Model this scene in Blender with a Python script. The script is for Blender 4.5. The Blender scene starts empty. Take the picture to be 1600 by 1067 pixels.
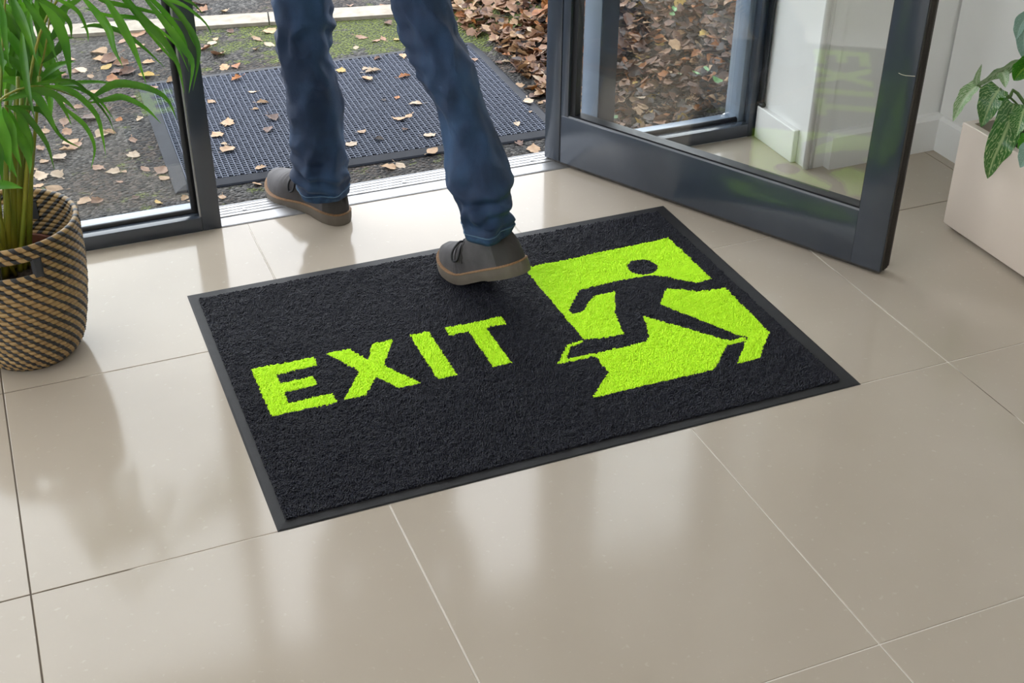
import bpy, bmesh, math, random
import numpy as np
from mathutils import Vector, Matrix, noise as mnoise

random.seed(7)
rng = np.random.default_rng(7)
scene = bpy.context.scene
COL = scene.collection

# ------------------------------------------------------------------ camera
CAM = Vector((-0.2707, -1.6875, 1.4699))
R_ = Vector((0.92527263, -0.37925486, 0.00602599))
U_ = Vector((0.20183945, 0.50575676, 0.83873174))
F_ = Vector((0.32114077, 0.77483924, -0.54451148))
FPX = 2014.9
cd = bpy.data.cameras.new('camera')
cam = bpy.data.objects.new('camera', cd)
COL.objects.link(cam)
cd.sensor_width = 36.0
cd.lens = FPX * 36.0 / 1600.0
cd.clip_start = 0.05
cam.matrix_world = Matrix(((R_.x, U_.x, -F_.x, CAM.x), (R_.y, U_.y, -F_.y, CAM.y), (R_.z, U_.z, -F_.z, CAM.z), (0, 0, 0, 1)))
scene.camera = cam

# ------------------------------------------------------------------ world, exposure
w = bpy.data.worlds.new('overcast_sky')
scene.world = w
w.use_nodes = True
bg = w.node_tree.nodes['Background']
bg.inputs[0].default_value = (0.92, 0.955, 1.0, 1)
bg.inputs[1].default_value = 4.9
scene.view_settings.view_transform = 'Standard'
scene.view_settings.look = 'None'
scene.view_settings.gamma = 1.0
scene.view_settings.use_curve_mapping = False
scene.view_settings.exposure = 0.1
FILL_EMIT = 2.6          # emission of the added ceiling fill panels


def at(px, py, axis, val):
    """world point on the plane axis=val that is measured at pixel px,py of the 1600x1067 photo"""
    d = F_ + R_ * ((px - 800) / FPX) - U_ * ((py - 533.5) / FPX)
    t = (val - CAM[axis]) / d[axis]
    return CAM + d * t


# ------------------------------------------------------------------ materials
MATS = {}


def srgb(r, g, b):
    f = lambda c: (c / 255 / 12.92) if c / 255 <= 0.04045 else ((c / 255 + 0.055) / 1.055) ** 2.4
    return (f(r), f(g), f(b))


def mat(name, col, rough=0.5, metal=0.0, col2=None, scale=20, detail=3, bump=0.0, bscale=None, spec=0.5,
        objrand=0.0, sheen=0.0, lo=0.35, hi=0.65, stretch=None, trans=0.0, coat=0.0, rough2=None):
    m = bpy.data.materials.new(name)
    m.use_nodes = True
    nt = m.node_tree
    b = nt.nodes['Principled BSDF']
    b.inputs['Roughness'].default_value = rough
    b.inputs['Metallic'].default_value = metal
    b.inputs['Specular IOR Level'].default_value = spec
    if sheen:
        b.inputs['Sheen Weight'].default_value = sheen
        b.inputs['Sheen Roughness'].default_value = 0.4
    if coat:
        b.inputs['Coat Weight'].default_value = coat
        b.inputs['Coat Roughness'].default_value = 0.1
    b.inputs['Base Color'].default_value = (*col, 1)
    L = nt.links.new
    tc = nt.nodes.new('ShaderNodeTexCoord')
    src = tc.outputs['Object']
    if stretch:
        mp = nt.nodes.new('ShaderNodeMapping')
        mp.inputs['Scale'].default_value = stretch
        L(src, mp.inputs[0])
        src = mp.outputs[0]
    last = None
    if col2:
        n = nt.nodes.new('ShaderNodeTexNoise')
        n.inputs['Scale'].default_value = scale
        n.inputs['Detail'].default_value = detail
        L(src, n.inputs['Vector'])
        r = nt.nodes.new('ShaderNodeValToRGB')
        r.color_ramp.elements[0].position = lo
        r.color_ramp.elements[1].position = hi
        r.color_ramp.elements[0].color = (*col, 1)
        r.color_ramp.elements[1].color = (*col2, 1)
        L(n.outputs[0], r.inputs[0])
        last = r.outputs[0]
        if rough2 is not None:
            mr = nt.nodes.new('ShaderNodeMapRange')
            mr.inputs['To Min'].default_value = rough
            mr.inputs['To Max'].default_value = rough2
            L(n.outputs[0], mr.inputs[0])
            L(mr.outputs[0], b.inputs['Roughness'])
    if objrand:
        oi = nt.nodes.new('ShaderNodeObjectInfo')
        mr = nt.nodes.new('ShaderNodeMapRange')
        mr.inputs['To Min'].default_value = 1 - objrand
        mr.inputs['To Max'].default_value = 1 + objrand
        L(oi.outputs['Random'], mr.inputs[0])
        hs = nt.nodes.new('ShaderNodeHueSaturation')
        L(mr.outputs[0], hs.inputs['Value'])
        if last:
            L(last, hs.inputs['Color'])
        else:
            hs.inputs['Color'].default_value = (*col, 1)
        last = hs.outputs[0]
    if last:
        L(last, b.inputs['Base Color'])
    if bump:
        n2 = nt.nodes.new('ShaderNodeTexNoise')
        n2.inputs['Scale'].default_value = bscale or scale
        n2.inputs['Detail'].default_value = 4
        L(src, n2.inputs['Vector'])
        bp = nt.nodes.new('ShaderNodeBump')
        bp.inputs['Strength'].default_value = bump
        bp.inputs['Distance'].default_value = 0.004
        L(n2.outputs[0], bp.inputs['Height'])
        L(bp.outputs[0], b.inputs['Normal'])
    if trans:
        tr = nt.nodes.new('ShaderNodeBsdfTranslucent')
        if last:
            L(last, tr.inputs[0])
        else:
            tr.inputs[0].default_value = (*col, 1)
        mx = nt.nodes.new('ShaderNodeMixShader')
        mx.inputs[0].default_value = trans
        L(b.outputs[0], mx.inputs[1])
        L(tr.outputs[0], mx.inputs[2])
        L(mx.outputs[0], nt.nodes['Material Output'].inputs[0])
    MATS[name] = m
    return m


def glass_mat():
    m = bpy.data.materials.new('window_glass')
    m.use_nodes = True
    nt = m.node_tree
    nt.nodes.remove(nt.nodes['Principled BSDF'])
    t = nt.nodes.new('ShaderNodeBsdfTransparent')
    t.inputs[0].default_value = (0.975, 0.985, 0.98, 1)
    g = nt.nodes.new('ShaderNodeBsdfGlossy')
    g.inputs['Roughness'].default_value = 0.0
    geo = nt.nodes.new('ShaderNodeNewGeometry')      # Schlick reflectance, the same on both faces of the pane
    dt = nt.nodes.new('ShaderNodeVectorMath')
    dt.operation = 'DOT_PRODUCT'
    nt.links.new(geo.outputs['Normal'], dt.inputs[0])
    nt.links.new(geo.outputs['Incoming'], dt.inputs[1])
    ab = nt.nodes.new('ShaderNodeMath')
    ab.operation = 'ABSOLUTE'
    nt.links.new(dt.outputs['Value'], ab.inputs[0])
    iv = nt.nodes.new('ShaderNodeMath')
    iv.operation = 'SUBTRACT'
    iv.inputs[0].default_value = 1.0
    nt.links.new(ab.outputs[0], iv.inputs[1])
    pw = nt.nodes.new('ShaderNodeMath')
    pw.operation = 'POWER'
    pw.inputs[1].default_value = 5.0
    nt.links.new(iv.outputs[0], pw.inputs[0])
    fr = nt.nodes.new('ShaderNodeMath')
    fr.operation = 'MULTIPLY_ADD'
    fr.inputs[1].default_value = 0.92
    fr.inputs[2].default_value = 0.070
    nt.links.new(pw.outputs[0], fr.inputs[0])
    mx = nt.nodes.new('ShaderNodeMixShader')
    nt.links.new(fr.outputs[0], mx.inputs[0])
    nt.links.new(t.outputs[0], mx.inputs[1])
    nt.links.new(g.outputs[0], mx.inputs[2])
    nt.links.new(mx.outputs[0], nt.nodes['Material Output'].inputs[0])
    MATS['glass'] = m


glass_mat()
mat('wall_paint', (0.80, 0.79, 0.77), 0.65, col2=(0.83, 0.82, 0.80), scale=3, bump=0.04, bscale=180)
mat('white_gloss', (0.89, 0.89, 0.875), 0.3, col2=(0.86, 0.86, 0.845), scale=6, bump=0.03, bscale=90)
mat('ceiling_paint', (0.80, 0.80, 0.78), 0.8)
mat('frame_grey', (0.040, 0.051, 0.070), 0.19, col2=(0.046, 0.058, 0.078), scale=9, bump=0.015, bscale=300, spec=0.8)
mat('frame_skylit', (0.20, 0.25, 0.32), 0.25, col2=(0.22, 0.27, 0.34), scale=9, spec=0.6)  # frame grey lightened to imitate the sky-lit look of the outer faces
mat('bead_grey', (0.13, 0.14, 0.155), 0.35)
mat('gasket', (0.012, 0.013, 0.016), 0.45)
mat('seal_brown', (0.022, 0.019, 0.017), 0.6, col2=(0.05, 0.042, 0.036), scale=60, stretch=(1, 1, .1))
mat('aluminium', (0.44, 0.44, 0.45), 0.34, metal=0.7, col2=(0.35, 0.35, 0.36), scale=30, rough2=0.45, bump=.05, bscale=200)
mat('screw', (0.35, 0.35, 0.35), 0.4, metal=1.0)
mat('rubber', (0.017, 0.017, 0.019), 0.6, col2=(0.022, 0.022, 0.024), scale=40, bump=0.12, bscale=500, spec=.3)
mat('pile_navy', (0.0042, 0.0050, 0.0120), 0.42, col2=(0.0060, 0.0068, 0.0155), scale=260, detail=1, spec=0.25)
mat('pile_green', (0.57, 0.99, 0.016), 0.75, col2=(0.64, 1.0, 0.028), scale=260, detail=1, spec=0.3)
mat('denim', (0.0045, 0.021, 0.064), 0.72, col2=(0.028, 0.084, 0.190), scale=11, detail=7, lo=.42, hi=.80, bump=0.35, bscale=900, sheen=0.04, stretch=(1, 1, .55))
mat('denim_hem', (0.007, 0.028, 0.075), 0.85, col2=(0.026, 0.072, 0.15), scale=60, bump=0.4, bscale=700)
mat('stitch', (0.10, 0.17, 0.25), 0.8)
mat('nubuck', (0.050, 0.046, 0.048), 0.75, col2=(0.080, 0.074, 0.077), scale=22, detail=5, bump=0.15, bscale=500, sheen=0.08)
mat('nubuck_dark', (0.036, 0.032, 0.030), 0.75, bump=0.1, bscale=500)
mat('sole', (0.115, 0.095, 0.074), 0.65, col2=(0.14, 0.118, 0.094), scale=25)
mat('welt', (0.17, 0.085, 0.035), 0.7, col2=(0.24, 0.135, 0.06), scale=400, lo=.45, hi=.55)
mat('lace', (0.008, 0.009, 0.012), 0.6)
mat('jacket', (0.020, 0.024, 0.032), 0.8)
mat('skin', (0.55, 0.36, 0.27), 0.5)
mat('hair', (0.03, 0.02, 0.015), 0.6)
mat('cane', (0.42, 0.275, 0.115), 0.5, col2=(0.31, 0.19, 0.075), scale=90, detail=2)
mat('cane_dark', (0.018, 0.018, 0.020), 0.5)
mat('strap', (0.030, 0.032, 0.038), 0.7)
mat('terracotta', (0.14, 0.045, 0.025), 0.7)
mat('soil', (0.018, 0.013, 0.010), 0.95, col2=(0.05, 0.037, 0.028), scale=120, bump=0.8, bscale=150)
mat('palm_leaf', (0.040, 0.165, 0.008), 0.34, col2=(0.095, 0.27, 0.016), scale=14, stretch=(1, 1, 1), objrand=0.35, trans=0.28, spec=.5)
mat('palm_cane', (0.27, 0.24, 0.02), 0.4, col2=(0.11, 0.17, 0.012), scale=14, stretch=(1, 1, .4))
mat('planter', (0.66, 0.57, 0.49), 0.42, col2=(0.69, 0.60, 0.52), scale=4, bump=.01)
mat('stem_green', (0.11, 0.20, 0.05), 0.5)
mat('asphalt_mat', (0.03, 0.03, 0.035), 0.9)
mat('mat_rib', (0.050, 0.061, 0.092), 0.75, col2=(0.080, 0.094, 0.132), scale=180, bump=.2, bscale=600)
mat('mat_base', (0.012, 0.014, 0.022), 0.9)
mat('mat_border', (0.007, 0.0095, 0.016), 0.5, col2=(0.013, 0.016, 0.024), scale=18, bump=.05, bscale=90, spec=.12)
mat('kerb', (0.24, 0.21, 0.17), 0.85, col2=(0.33, 0.30, 0.245), scale=30, detail=6, bump=0.3, bscale=120)
for nm, c1, c2 in (('tan', (0.27, 0.155, 0.070), (0.38, 0.240, 0.125)), ('pink', (0.185, 0.092, 0.048), (0.28, 0.155, 0.088)),
                   ('brown', (0.050, 0.018, 0.0075), (0.115, 0.045, 0.019)), ('dark', (0.011, 0.0042, 0.0026), (0.032, 0.012, 0.0065)),
                   ('orange', (0.20, 0.058, 0.006), (0.32, 0.115, 0.016)), ('yellow', (0.34, 0.20, 0.018), (0.42, 0.29, 0.06)),
                   ('pale', (0.37, 0.27, 0.175), (0.47, 0.36, 0.25))):
    mat('leaf_' + nm, c1, 0.55, col2=c2, scale=45, detail=4, objrand=0.22, bump=.25, bscale=120, trans=0.08)
mat('ivy', (0.035, 0.15, 0.02), 0.35, col2=(0.075, 0.23, 0.05), scale=60, objrand=.2)


def tile_mat():
    m = mat('floor_tile', (0.425, 0.368, 0.300), 0.10, col2=(0.468, 0.411, 0.342), scale=2.2, detail=7, lo=.3, hi=.72, spec=0.42, rough2=0.14)
    nt = m.node_tree
    b = nt.nodes['Principled BSDF']
    L = nt.links.new
    tc = [n for n in nt.nodes if n.type == 'TEX_COORD'][0]
    geo = nt.nodes.new('ShaderNodeNewGeometry')
    for n in nt.nodes:
        if n.type == 'TEX_NOISE':
            L(geo.outputs['Position'], n.inputs['Vector'])
    # small pale / dark mineral flecks
    n = nt.nodes.new('ShaderNodeTexNoise')
    n.inputs['Scale'].default_value = 75
    n.inputs['Detail'].default_value = 2
    L(geo.outputs['Position'], n.inputs['Vector'])
    r = nt.nodes.new('ShaderNodeValToRGB')
    r.color_ramp.elements[0].position = 0.66
    r.color_ramp.elements[1].position = 0.74
    L(n.outputs[0], r.inputs[0])
    mx = nt.nodes.new('ShaderNodeMixRGB')
    mx.inputs[2].default_value = (0.66, 0.62, 0.55, 1)
    sc = nt.nodes.new('ShaderNodeMath')
    sc.operation = 'MULTIPLY'
    sc.inputs[1].default_value = 0.18
    L(r.outputs[0], sc.inputs[0])
    L(sc.outputs[0], mx.inputs[0])
    old = b.inputs['Base Color'].links[0].from_socket
    L(old, mx.inputs[1])
    L(mx.outputs[0], b.inputs['Base Color'])


tile_mat()


def grout_mat():
    m = mat('grout', (0.60, 0.56, 0.50), 0.8)
    nt = m.node_tree
    b = nt.nodes['Principled BSDF']
    L = nt.links.new
    geo = nt.nodes.new('ShaderNodeNewGeometry')
    n = nt.nodes.new('ShaderNodeTexNoise')
    n.inputs['Scale'].default_value = 1.7
    n.inputs['Detail'].default_value = 3
    L(geo.outputs['Position'], n.inputs['Vector'])
    sx = nt.nodes.new('ShaderNodeSeparateXYZ')
    L(geo.outputs['Position'], sx.inputs[0])
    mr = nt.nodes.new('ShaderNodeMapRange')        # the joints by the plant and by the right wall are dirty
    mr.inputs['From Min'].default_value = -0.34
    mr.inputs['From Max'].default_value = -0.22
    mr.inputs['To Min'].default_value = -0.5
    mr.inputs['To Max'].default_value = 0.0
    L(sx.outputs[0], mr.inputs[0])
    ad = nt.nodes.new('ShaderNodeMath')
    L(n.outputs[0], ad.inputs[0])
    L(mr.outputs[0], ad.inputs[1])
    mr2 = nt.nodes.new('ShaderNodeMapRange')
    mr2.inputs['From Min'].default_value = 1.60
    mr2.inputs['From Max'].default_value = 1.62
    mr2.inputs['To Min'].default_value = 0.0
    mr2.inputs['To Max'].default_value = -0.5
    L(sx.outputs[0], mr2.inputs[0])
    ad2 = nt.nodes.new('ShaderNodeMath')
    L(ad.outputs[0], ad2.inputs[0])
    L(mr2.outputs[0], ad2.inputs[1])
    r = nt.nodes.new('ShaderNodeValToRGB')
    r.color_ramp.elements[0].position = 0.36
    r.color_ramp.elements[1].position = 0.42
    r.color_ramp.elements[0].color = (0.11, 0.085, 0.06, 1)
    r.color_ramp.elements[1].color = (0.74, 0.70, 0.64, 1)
    L(ad2.outputs[0], r.inputs[0])
    L(r.outputs[0], b.inputs['Base Color'])


grout_mat()


def ground_mat():
    m = mat('asphalt', (0.03, 0.03, 0.032), 0.85)
    nt = m.node_tree
    b = nt.nodes['Principled BSDF']
    L = nt.links.new
    geo = nt.nodes.new('ShaderNodeNewGeometry')
    P = geo.outputs['Position']
    v = nt.nodes.new('ShaderNodeTexVoronoi')
    v.inputs['Scale'].default_value = 105
    L(P, v.inputs['Vector'])
    r = nt.nodes.new('ShaderNodeValToRGB')
    cr = r.color_ramp
    cr.elements[0].color = (0.006, 0.0055, 0.0053, 1)
    cr.elements[1].color = (0.105, 0.100, 0.092, 1)
    cr.elements[0].position = 0.36
    cr.elements[1].position = 0.95
    L(v.outputs['Color'], r.inputs[0])
    # brown earthy areas
    n1 = nt.nodes.new('ShaderNodeTexNoise')
    n1.inputs['Scale'].default_value = 4.5
    n1.inputs['Detail'].default_value = 6
    L(P, n1.inputs['Vector'])
    r1 = nt.nodes.new('ShaderNodeValToRGB')
    r1.color_ramp.elements[0].position = 0.42
    r1.color_ramp.elements[1].position = 0.62
    L(n1.outputs[0], r1.inputs[0])
    m1 = nt.nodes.new('ShaderNodeMixRGB')
    m1.blend_type = 'MULTIPLY'
    m1.inputs[2].default_value = (0.80, 0.60, 0.48, 1)
    L(r1.outputs[0], m1.inputs[0])
    L(r.outputs[0], m1.inputs[1])
    # moss: noise patches, denser towards the kerb strip and beside the threshold
    n2 = nt.nodes.new('ShaderNodeTexNoise')
    n2.inputs['Scale'].default_value = 13.0
    n2.inputs['Detail'].default_value = 9
    n2.inputs['Roughness'].default_value = 0.68
    L(P, n2.inputs['Vector'])
    sx = nt.nodes.new('ShaderNodeSeparateXYZ')
    L(P, sx.inputs[0])

    def band(sock, a, bb, c, d_, amp):
        f = nt.nodes.new('ShaderNodeFloatCurve')
        mr = nt.nodes.new('ShaderNodeMapRange')
        mr.inputs['From Min'].default_value = a
        mr.inputs['From Max'].default_value = d_
        L(sock, mr.inputs[0])
        cv = f.mapping.curves[0]
        cv.points[0].location = (0, 0)
        cv.points[1].location = (1, 0)
        cv.points.new((bb - a) / (d_ - a), amp)
        cv.points.new((c - a) / (d_ - a), amp)
        f.mapping.update()
        L(mr.outputs[0], f.inputs['Value'])
        return f.outputs[0]
    k = nt.nodes.new('ShaderNodeMath')     # kerb coordinate y + 0.2 x
    k.operation = 'MULTIPLY_ADD'
    k.inputs[1].default_value = 0.2
    L(sx.outputs[0], k.inputs[0])
    L(sx.outputs[1], k.inputs[2])
    b1 = band(k.outputs[0], 2.30, 2.52, 2.68, 2.80, 1.0)
    b2 = band(sx.outputs[0], 0.25, 0.8, 1.25, 1.45, 1.0)
    mu = nt.nodes.new('ShaderNodeMath')
    mu.operation = 'MULTIPLY'
    L(b1, mu.inputs[0])
    L(b2, mu.inputs[1])
    b3 = band(sx.outputs[1], 1.1, 1.24, 1.33, 1.5, .45)
    s = nt.nodes.new('ShaderNodeMath')
    s.operation = 'MULTIPLY_ADD'
    s.inputs[1].default_value = 0.24
    L(mu.outputs[0], s.inputs[0])
    L(n2.outputs[0], s.inputs[2])
    s2 = nt.nodes.new('ShaderNodeMath')
    s2.operation = 'MULTIPLY_ADD'
    s2.inputs[1].default_value = 0.12
    L(b3, s2.inputs[0])
    L(s.outputs[0], s2.inputs[2])
    r2 = nt.nodes.new('ShaderNodeValToRGB')
    r2.color_ramp.elements[0].position = 0.595
    r2.color_ramp.elements[1].position = 0.67
    L(s2.outputs[0], r2.inputs[0])
    n3 = nt.nodes.new('ShaderNodeTexNoise')
    n3.inputs['Scale'].default_value = 160
    L(P, n3.inputs['Vector'])
    r3 = nt.nodes.new('ShaderNodeValToRGB')
    r3.color_ramp.elements[0].color = (0.010, 0.018, 0.002, 1)
    r3.color_ramp.elements[1].color = (0.13, 0.165, 0.010, 1)
    r3.color_ramp.elements[0].position = .40
    r3.color_ramp.elements[1].position = .68
    L(n3.outputs[0], r3.inputs[0])
    m2 = nt.nodes.new('ShaderNodeMixRGB')
    L(r2.outputs[0], m2.inputs[0])
    L(m1.outputs[0], m2.inputs[1])
    L(r3.outputs[0], m2.inputs[2])
    L(m2.outputs[0], b.inputs['Base Color'])
    bp = nt.nodes.new('ShaderNodeBump')
    bp.inputs['Strength'].default_value = 1.0
    bp.inputs['Distance'].default_value = 0.012
    L(v.outputs['Distance'], bp.inputs['Height'])
    bp.invert = True
    L(bp.outputs[0], b.inputs['Normal'])


ground_mat()


def variegated():
    """dark green blade with pale netted veins"""
    for nm, base, vein, thr in (('veined_leaf', (0.045, 0.165, 0.030), (0.36, 0.48, 0.22), 0.085), ('pale_veined_leaf', (0.20, 0.36, 0.14), (0.52, 0.62, 0.42), 0.16),
                                ('bluish_leaf', (0.20, 0.34, 0.27), (0.36, 0.50, 0.42), 0.05), ('bright_leaf', (0.035, 0.22, 0.012), (0.22, 0.42, 0.05), 0.05)):
        m = mat(nm, base, 0.32, trans=0.12)
        nt = m.node_tree
        b = nt.nodes['Principled BSDF']
        L = nt.links.new
        tc = [n for n in nt.nodes if n.type == 'TEX_COORD'][0]
        uv = tc.outputs['UV']
        sx = nt.nodes.new('ShaderNodeSeparateXYZ')
        L(uv, sx.inputs[0])
        # distance from the midrib, side veins every so often, sloping forward
        a = nt.nodes.new('ShaderNodeMath')
        a.operation = 'SUBTRACT'
        a.inputs[1].default_value = 0.5
        L(sx.outputs[1], a.inputs[0])
        ab = nt.nodes.new('ShaderNodeMath')
        ab.operation = 'ABSOLUTE'
        L(a.outputs[0], ab.inputs[0])
        nz = nt.nodes.new('ShaderNodeTexNoise')
        nz.inputs['Scale'].default_value = 9
        L(uv, nz.inputs['Vector'])
        ph = nt.nodes.new('ShaderNodeMath')
        ph.operation = 'MULTIPLY_ADD'
        ph.inputs[1].default_value = -0.9
        L(ab.outputs[0], ph.inputs[0])
        L(sx.outputs[0], ph.inputs[2])
        pn = nt.nodes.new('ShaderNodeMath')
        pn.operation = 'MULTIPLY_ADD'
        pn.inputs[1].default_value = 0.26
        L(nz.outputs[0], pn.inputs[0])
        L(ph.outputs[0], pn.inputs[2])
        fr = nt.nodes.new('ShaderNodeMath')
        fr.operation = 'MULTIPLY'
        fr.inputs[1].default_value = 9.0
        L(pn.outputs[0], fr.inputs[0])
        pp = nt.nodes.new('ShaderNodeMath')
        pp.operation = 'PINGPONG'
        pp.inputs[1].default_value = 0.5
        L(fr.outputs[0], pp.inputs[0])
        mn = nt.nodes.new('ShaderNodeMath')
        mn.operation = 'MINIMUM'
        L(pp.outputs[0], mn.inputs[0])
        sc = nt.nodes.new('ShaderNodeMath')
        sc.operation = 'MULTIPLY'
        sc.inputs[1].default_value = 2.2
        L(ab.outputs[0], sc.inputs[0])
        L(sc.outputs[0], mn.inputs[1])
        r = nt.nodes.new('ShaderNodeValToRGB')
        r.color_ramp.elements[0].position = thr * 0.5
        r.color_ramp.elements[1].position = thr * 1.9
        r.color_ramp.elements[0].color = (*vein, 1)
        r.color_ramp.elements[1].color = (*base, 1)
        L(mn.outputs[0], r.inputs[0])
        L(r.outputs[0], b.inputs['Base Color'])
        for n in nt.nodes:
            if n.type == 'BSDF_TRANSLUCENT':
                L(r.outputs[0], n.inputs[0])


variegated()


def emis(name, col, s):
    m = bpy.data.materials.new(name)
    m.use_nodes = True
    b = m.node_tree.nodes['Principled BSDF']
    b.inputs['Base Color'].default_value = (*col, 1)
    b.inputs['Emission Color'].default_value = (*col, 1)
    b.inputs['Emission Strength'].default_value = s
    MATS[name] = m


emis('fill_glow', (1.0, 0.93, 0.84), FILL_EMIT)


# ------------------------------------------------------------------ mesh helpers
class MB:
    def __init__(s):
        s.v, s.f, s.mi, s.uv = [], [], [], None

    def add(s, verts, faces, mi=0):
        o = len(s.v)
        s.v += [tuple(p) for p in verts]
        s.f += [tuple(i + o for i in f) for f in faces]
        s.mi += [mi] * len(faces)
        return s

    def box(s, x0, x1, y0, y1, z0, z1, b=0.0, mi=0):
        if b <= 0:
            vs = [(x, y, z) for z in (z0, z1) for y in (y0, y1) for x in (x0, x1)]
            return s.add(vs, [(0, 2, 3, 1), (4, 5, 7, 6), (0, 1, 5, 4), (2, 6, 7, 3), (0, 4, 6, 2), (1, 3, 7, 5)], mi)
        bm = bmesh.new()
        bmesh.ops.create_cube(bm, size=1)
        for v in bm.verts:
            v.co = Vector(((x0 + x1) / 2 + v.co.x * (x1 - x0), (y0 + y1) / 2 + v.co.y * (y1 - y0), (z0 + z1) / 2 + v.co.z * (z1 - z0)))
        bmesh.ops.bevel(bm, geom=bm.edges[:] + bm.verts[:], offset=b, segments=2, affect='EDGES', profile=0.5)
        bm.verts.index_update()
        vs = [v.co.copy() for v in bm.verts]
        fs = [[v.index for v in f.verts] for f in bm.faces]
        bm.free()
        return s.add(vs, fs, mi)

    def prism(s, prof, axis, a, b, mi=0):
        """closed 2D profile swept along an axis from a to b; profile in the two other axes (in order)"""
        n = len(prof)
        vs = []
        for t in (a, b):
            for p in prof:
                q = list(p)
                q.insert(axis, t)
                vs.append(q)
        fs = [(i, (i + 1) % n, n + (i + 1) % n, n + i) for i in range(n)] + [tuple(range(n))[::-1], tuple(range(n, 2 * n))]
        return s.add(vs, fs, mi)

    def tube(s, pts, r, n=8, mi=0, cap=True):
        pts = [Vector(p) for p in pts]
        rs = r if isinstance(r, (list, tuple)) else [r] * len(pts)
        vs, fs = [], []
        up = None
        for i, p in enumerate(pts):
            t = (pts[min(i + 1, len(pts) - 1)] - pts[max(i - 1, 0)]).normalized()
            if up is None:
                up = t.orthogonal().normalized()
            up = (up - t * up.dot(t))
            up = up.normalized() if up.length > 1e-6 else t.orthogonal().normalized()
            sd = t.cross(up)
            for k in range(n):
                a = 2 * math.pi * k / n
                vs.append(p + (up * math.cos(a) + sd * math.sin(a)) * rs[i])
        for i in range(len(pts) - 1):
            for k in range(n):
                fs.append((i * n + k, i * n + (k + 1) % n, (i + 1) * n + (k + 1) % n, (i + 1) * n + k))
        if cap:
            fs += [tuple(range(n))[::-1], tuple(range((len(pts) - 1) * n, len(pts) * n))]
        return s.add(vs, fs, mi)

    def mesh(s, name, mats, smooth=False):
        me = bpy.data.meshes.new(name)
        me.from_pydata(s.v, [], s.f)
        for m in (mats if isinstance(mats, (list, tuple)) else [mats]):
            me.materials.append(MATS[m])
        if any(s.mi):
            me.polygons.foreach_set('material_index', s.mi)
        if smooth:
            me.polygons.foreach_set('use_smooth', [True] * len(me.polygons))
        me.update()
        return me

    def build(s, name, mats, parent=None, smooth=False, autosm=None):
        me = s.mesh(name, mats, smooth or autosm is not None)
        if autosm is not None:
            me.set_sharp_from_angle(angle=math.radians(autosm))
        return link(name, me, parent)


def link(name, me, parent=None):
    o = bpy.data.objects.new(name, me)
    COL.objects.link(o)
    if parent is not None:
        o.parent = parent
        o.matrix_parent_inverse = parent.matrix_basis.inverted()   # children keep their world place
    return o


def empty(name, loc=(0, 0, 0), rz=0):
    o = bpy.data.objects.new(name, None)
    o.empty_display_size = 0.05
    COL.objects.link(o)
    o.location = loc
    o.rotation_euler = (0, 0, rz)
    return o


def tag(o, label, cat, group=None):
    o['label'] = label
    o['category'] = cat
    if group:
        o['group'] = group
    return o


def struct(o, label=None, cat=None):
    o['kind'] = 'structure'
    if label:
        o['label'] = label
    if cat:
        o['category'] = cat
    return o


def spline(pts, n):
    """Catmull-Rom through pts, n samples"""
    P = [Vector(p) for p in pts]
    P = [P[0] * 2 - P[1]] + P + [P[-1] * 2 - P[-2]]
    m = len(P) - 3
    out = []
    for i in range(n):
        t = i / (n - 1) * m
        k = min(int(t), m - 1)
        u = t - k
        a, b, c, d = P[k:k + 4]
        out.append(0.5 * ((2 * b) + (c - a) * u + (2 * a - 5 * b + 4 * c - d) * u * u + (3 * b - a - 3 * c + d) * u ** 3))
    return out


# ================================================================== THE SETTING
X0, X1, Y0, YF, ZC = -2.6, 2.042, -3.6, 1.13, 2.7     # room: left, right, back, inner face of the glazing, ceiling
YO = 1.232                                            # outer face of the glazing
TX, TY, TS = -0.4024, 0.0014, 0.6                     # tile grid

floor = struct(MB().box(X0 - .1, X1 + .1, Y0 - .1, YF + .004, -0.12, -0.0012).build('floor', 'grout'), 'large beige polished porcelain floor tiles with narrow joints', 'floor')
full = MB().box(0.0013, TS - 0.0013, 0.0013, TS - 0.0013, -0.010, 0.0, b=0.0009).mesh('tile', 'floor_tile')
i0, i1 = math.floor((X0 - TX) / TS), math.ceil((X1 - TX) / TS)
j0, j1 = math.floor((Y0 - TY) / TS), math.ceil((YF - TY) / TS)
for i in range(i0, i1):
    for j in range(j0, j1):
        xa, ya = TX + i * TS, TY + j * TS
        ca, cb, cc, ce = max(xa, X0), min(xa + TS, X1), max(ya, Y0), min(ya + TS, YF)
        if cb - ca < .03 or ce - cc < .03:
            continue
        if cb - ca > TS - 1e-6 and ce - cc > TS - 1e-6:
            t = link('tile', full, floor)
            t.location = (xa, ya, 0)
        else:
            MB().box(ca + .0013, cb - .0013, cc + .0013, ce - .0013, -0.010, 0, b=.0009).build('tile', 'floor_tile', floor)

PX = 1.63        # left face of the white pillar beside the glazing
struct(MB().box(X1, X1 + .15, Y0, 0.885, 0, ZC).build('wall_right', 'wall_paint'), 'plain pale grey wall behind the planter', 'wall')
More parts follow.
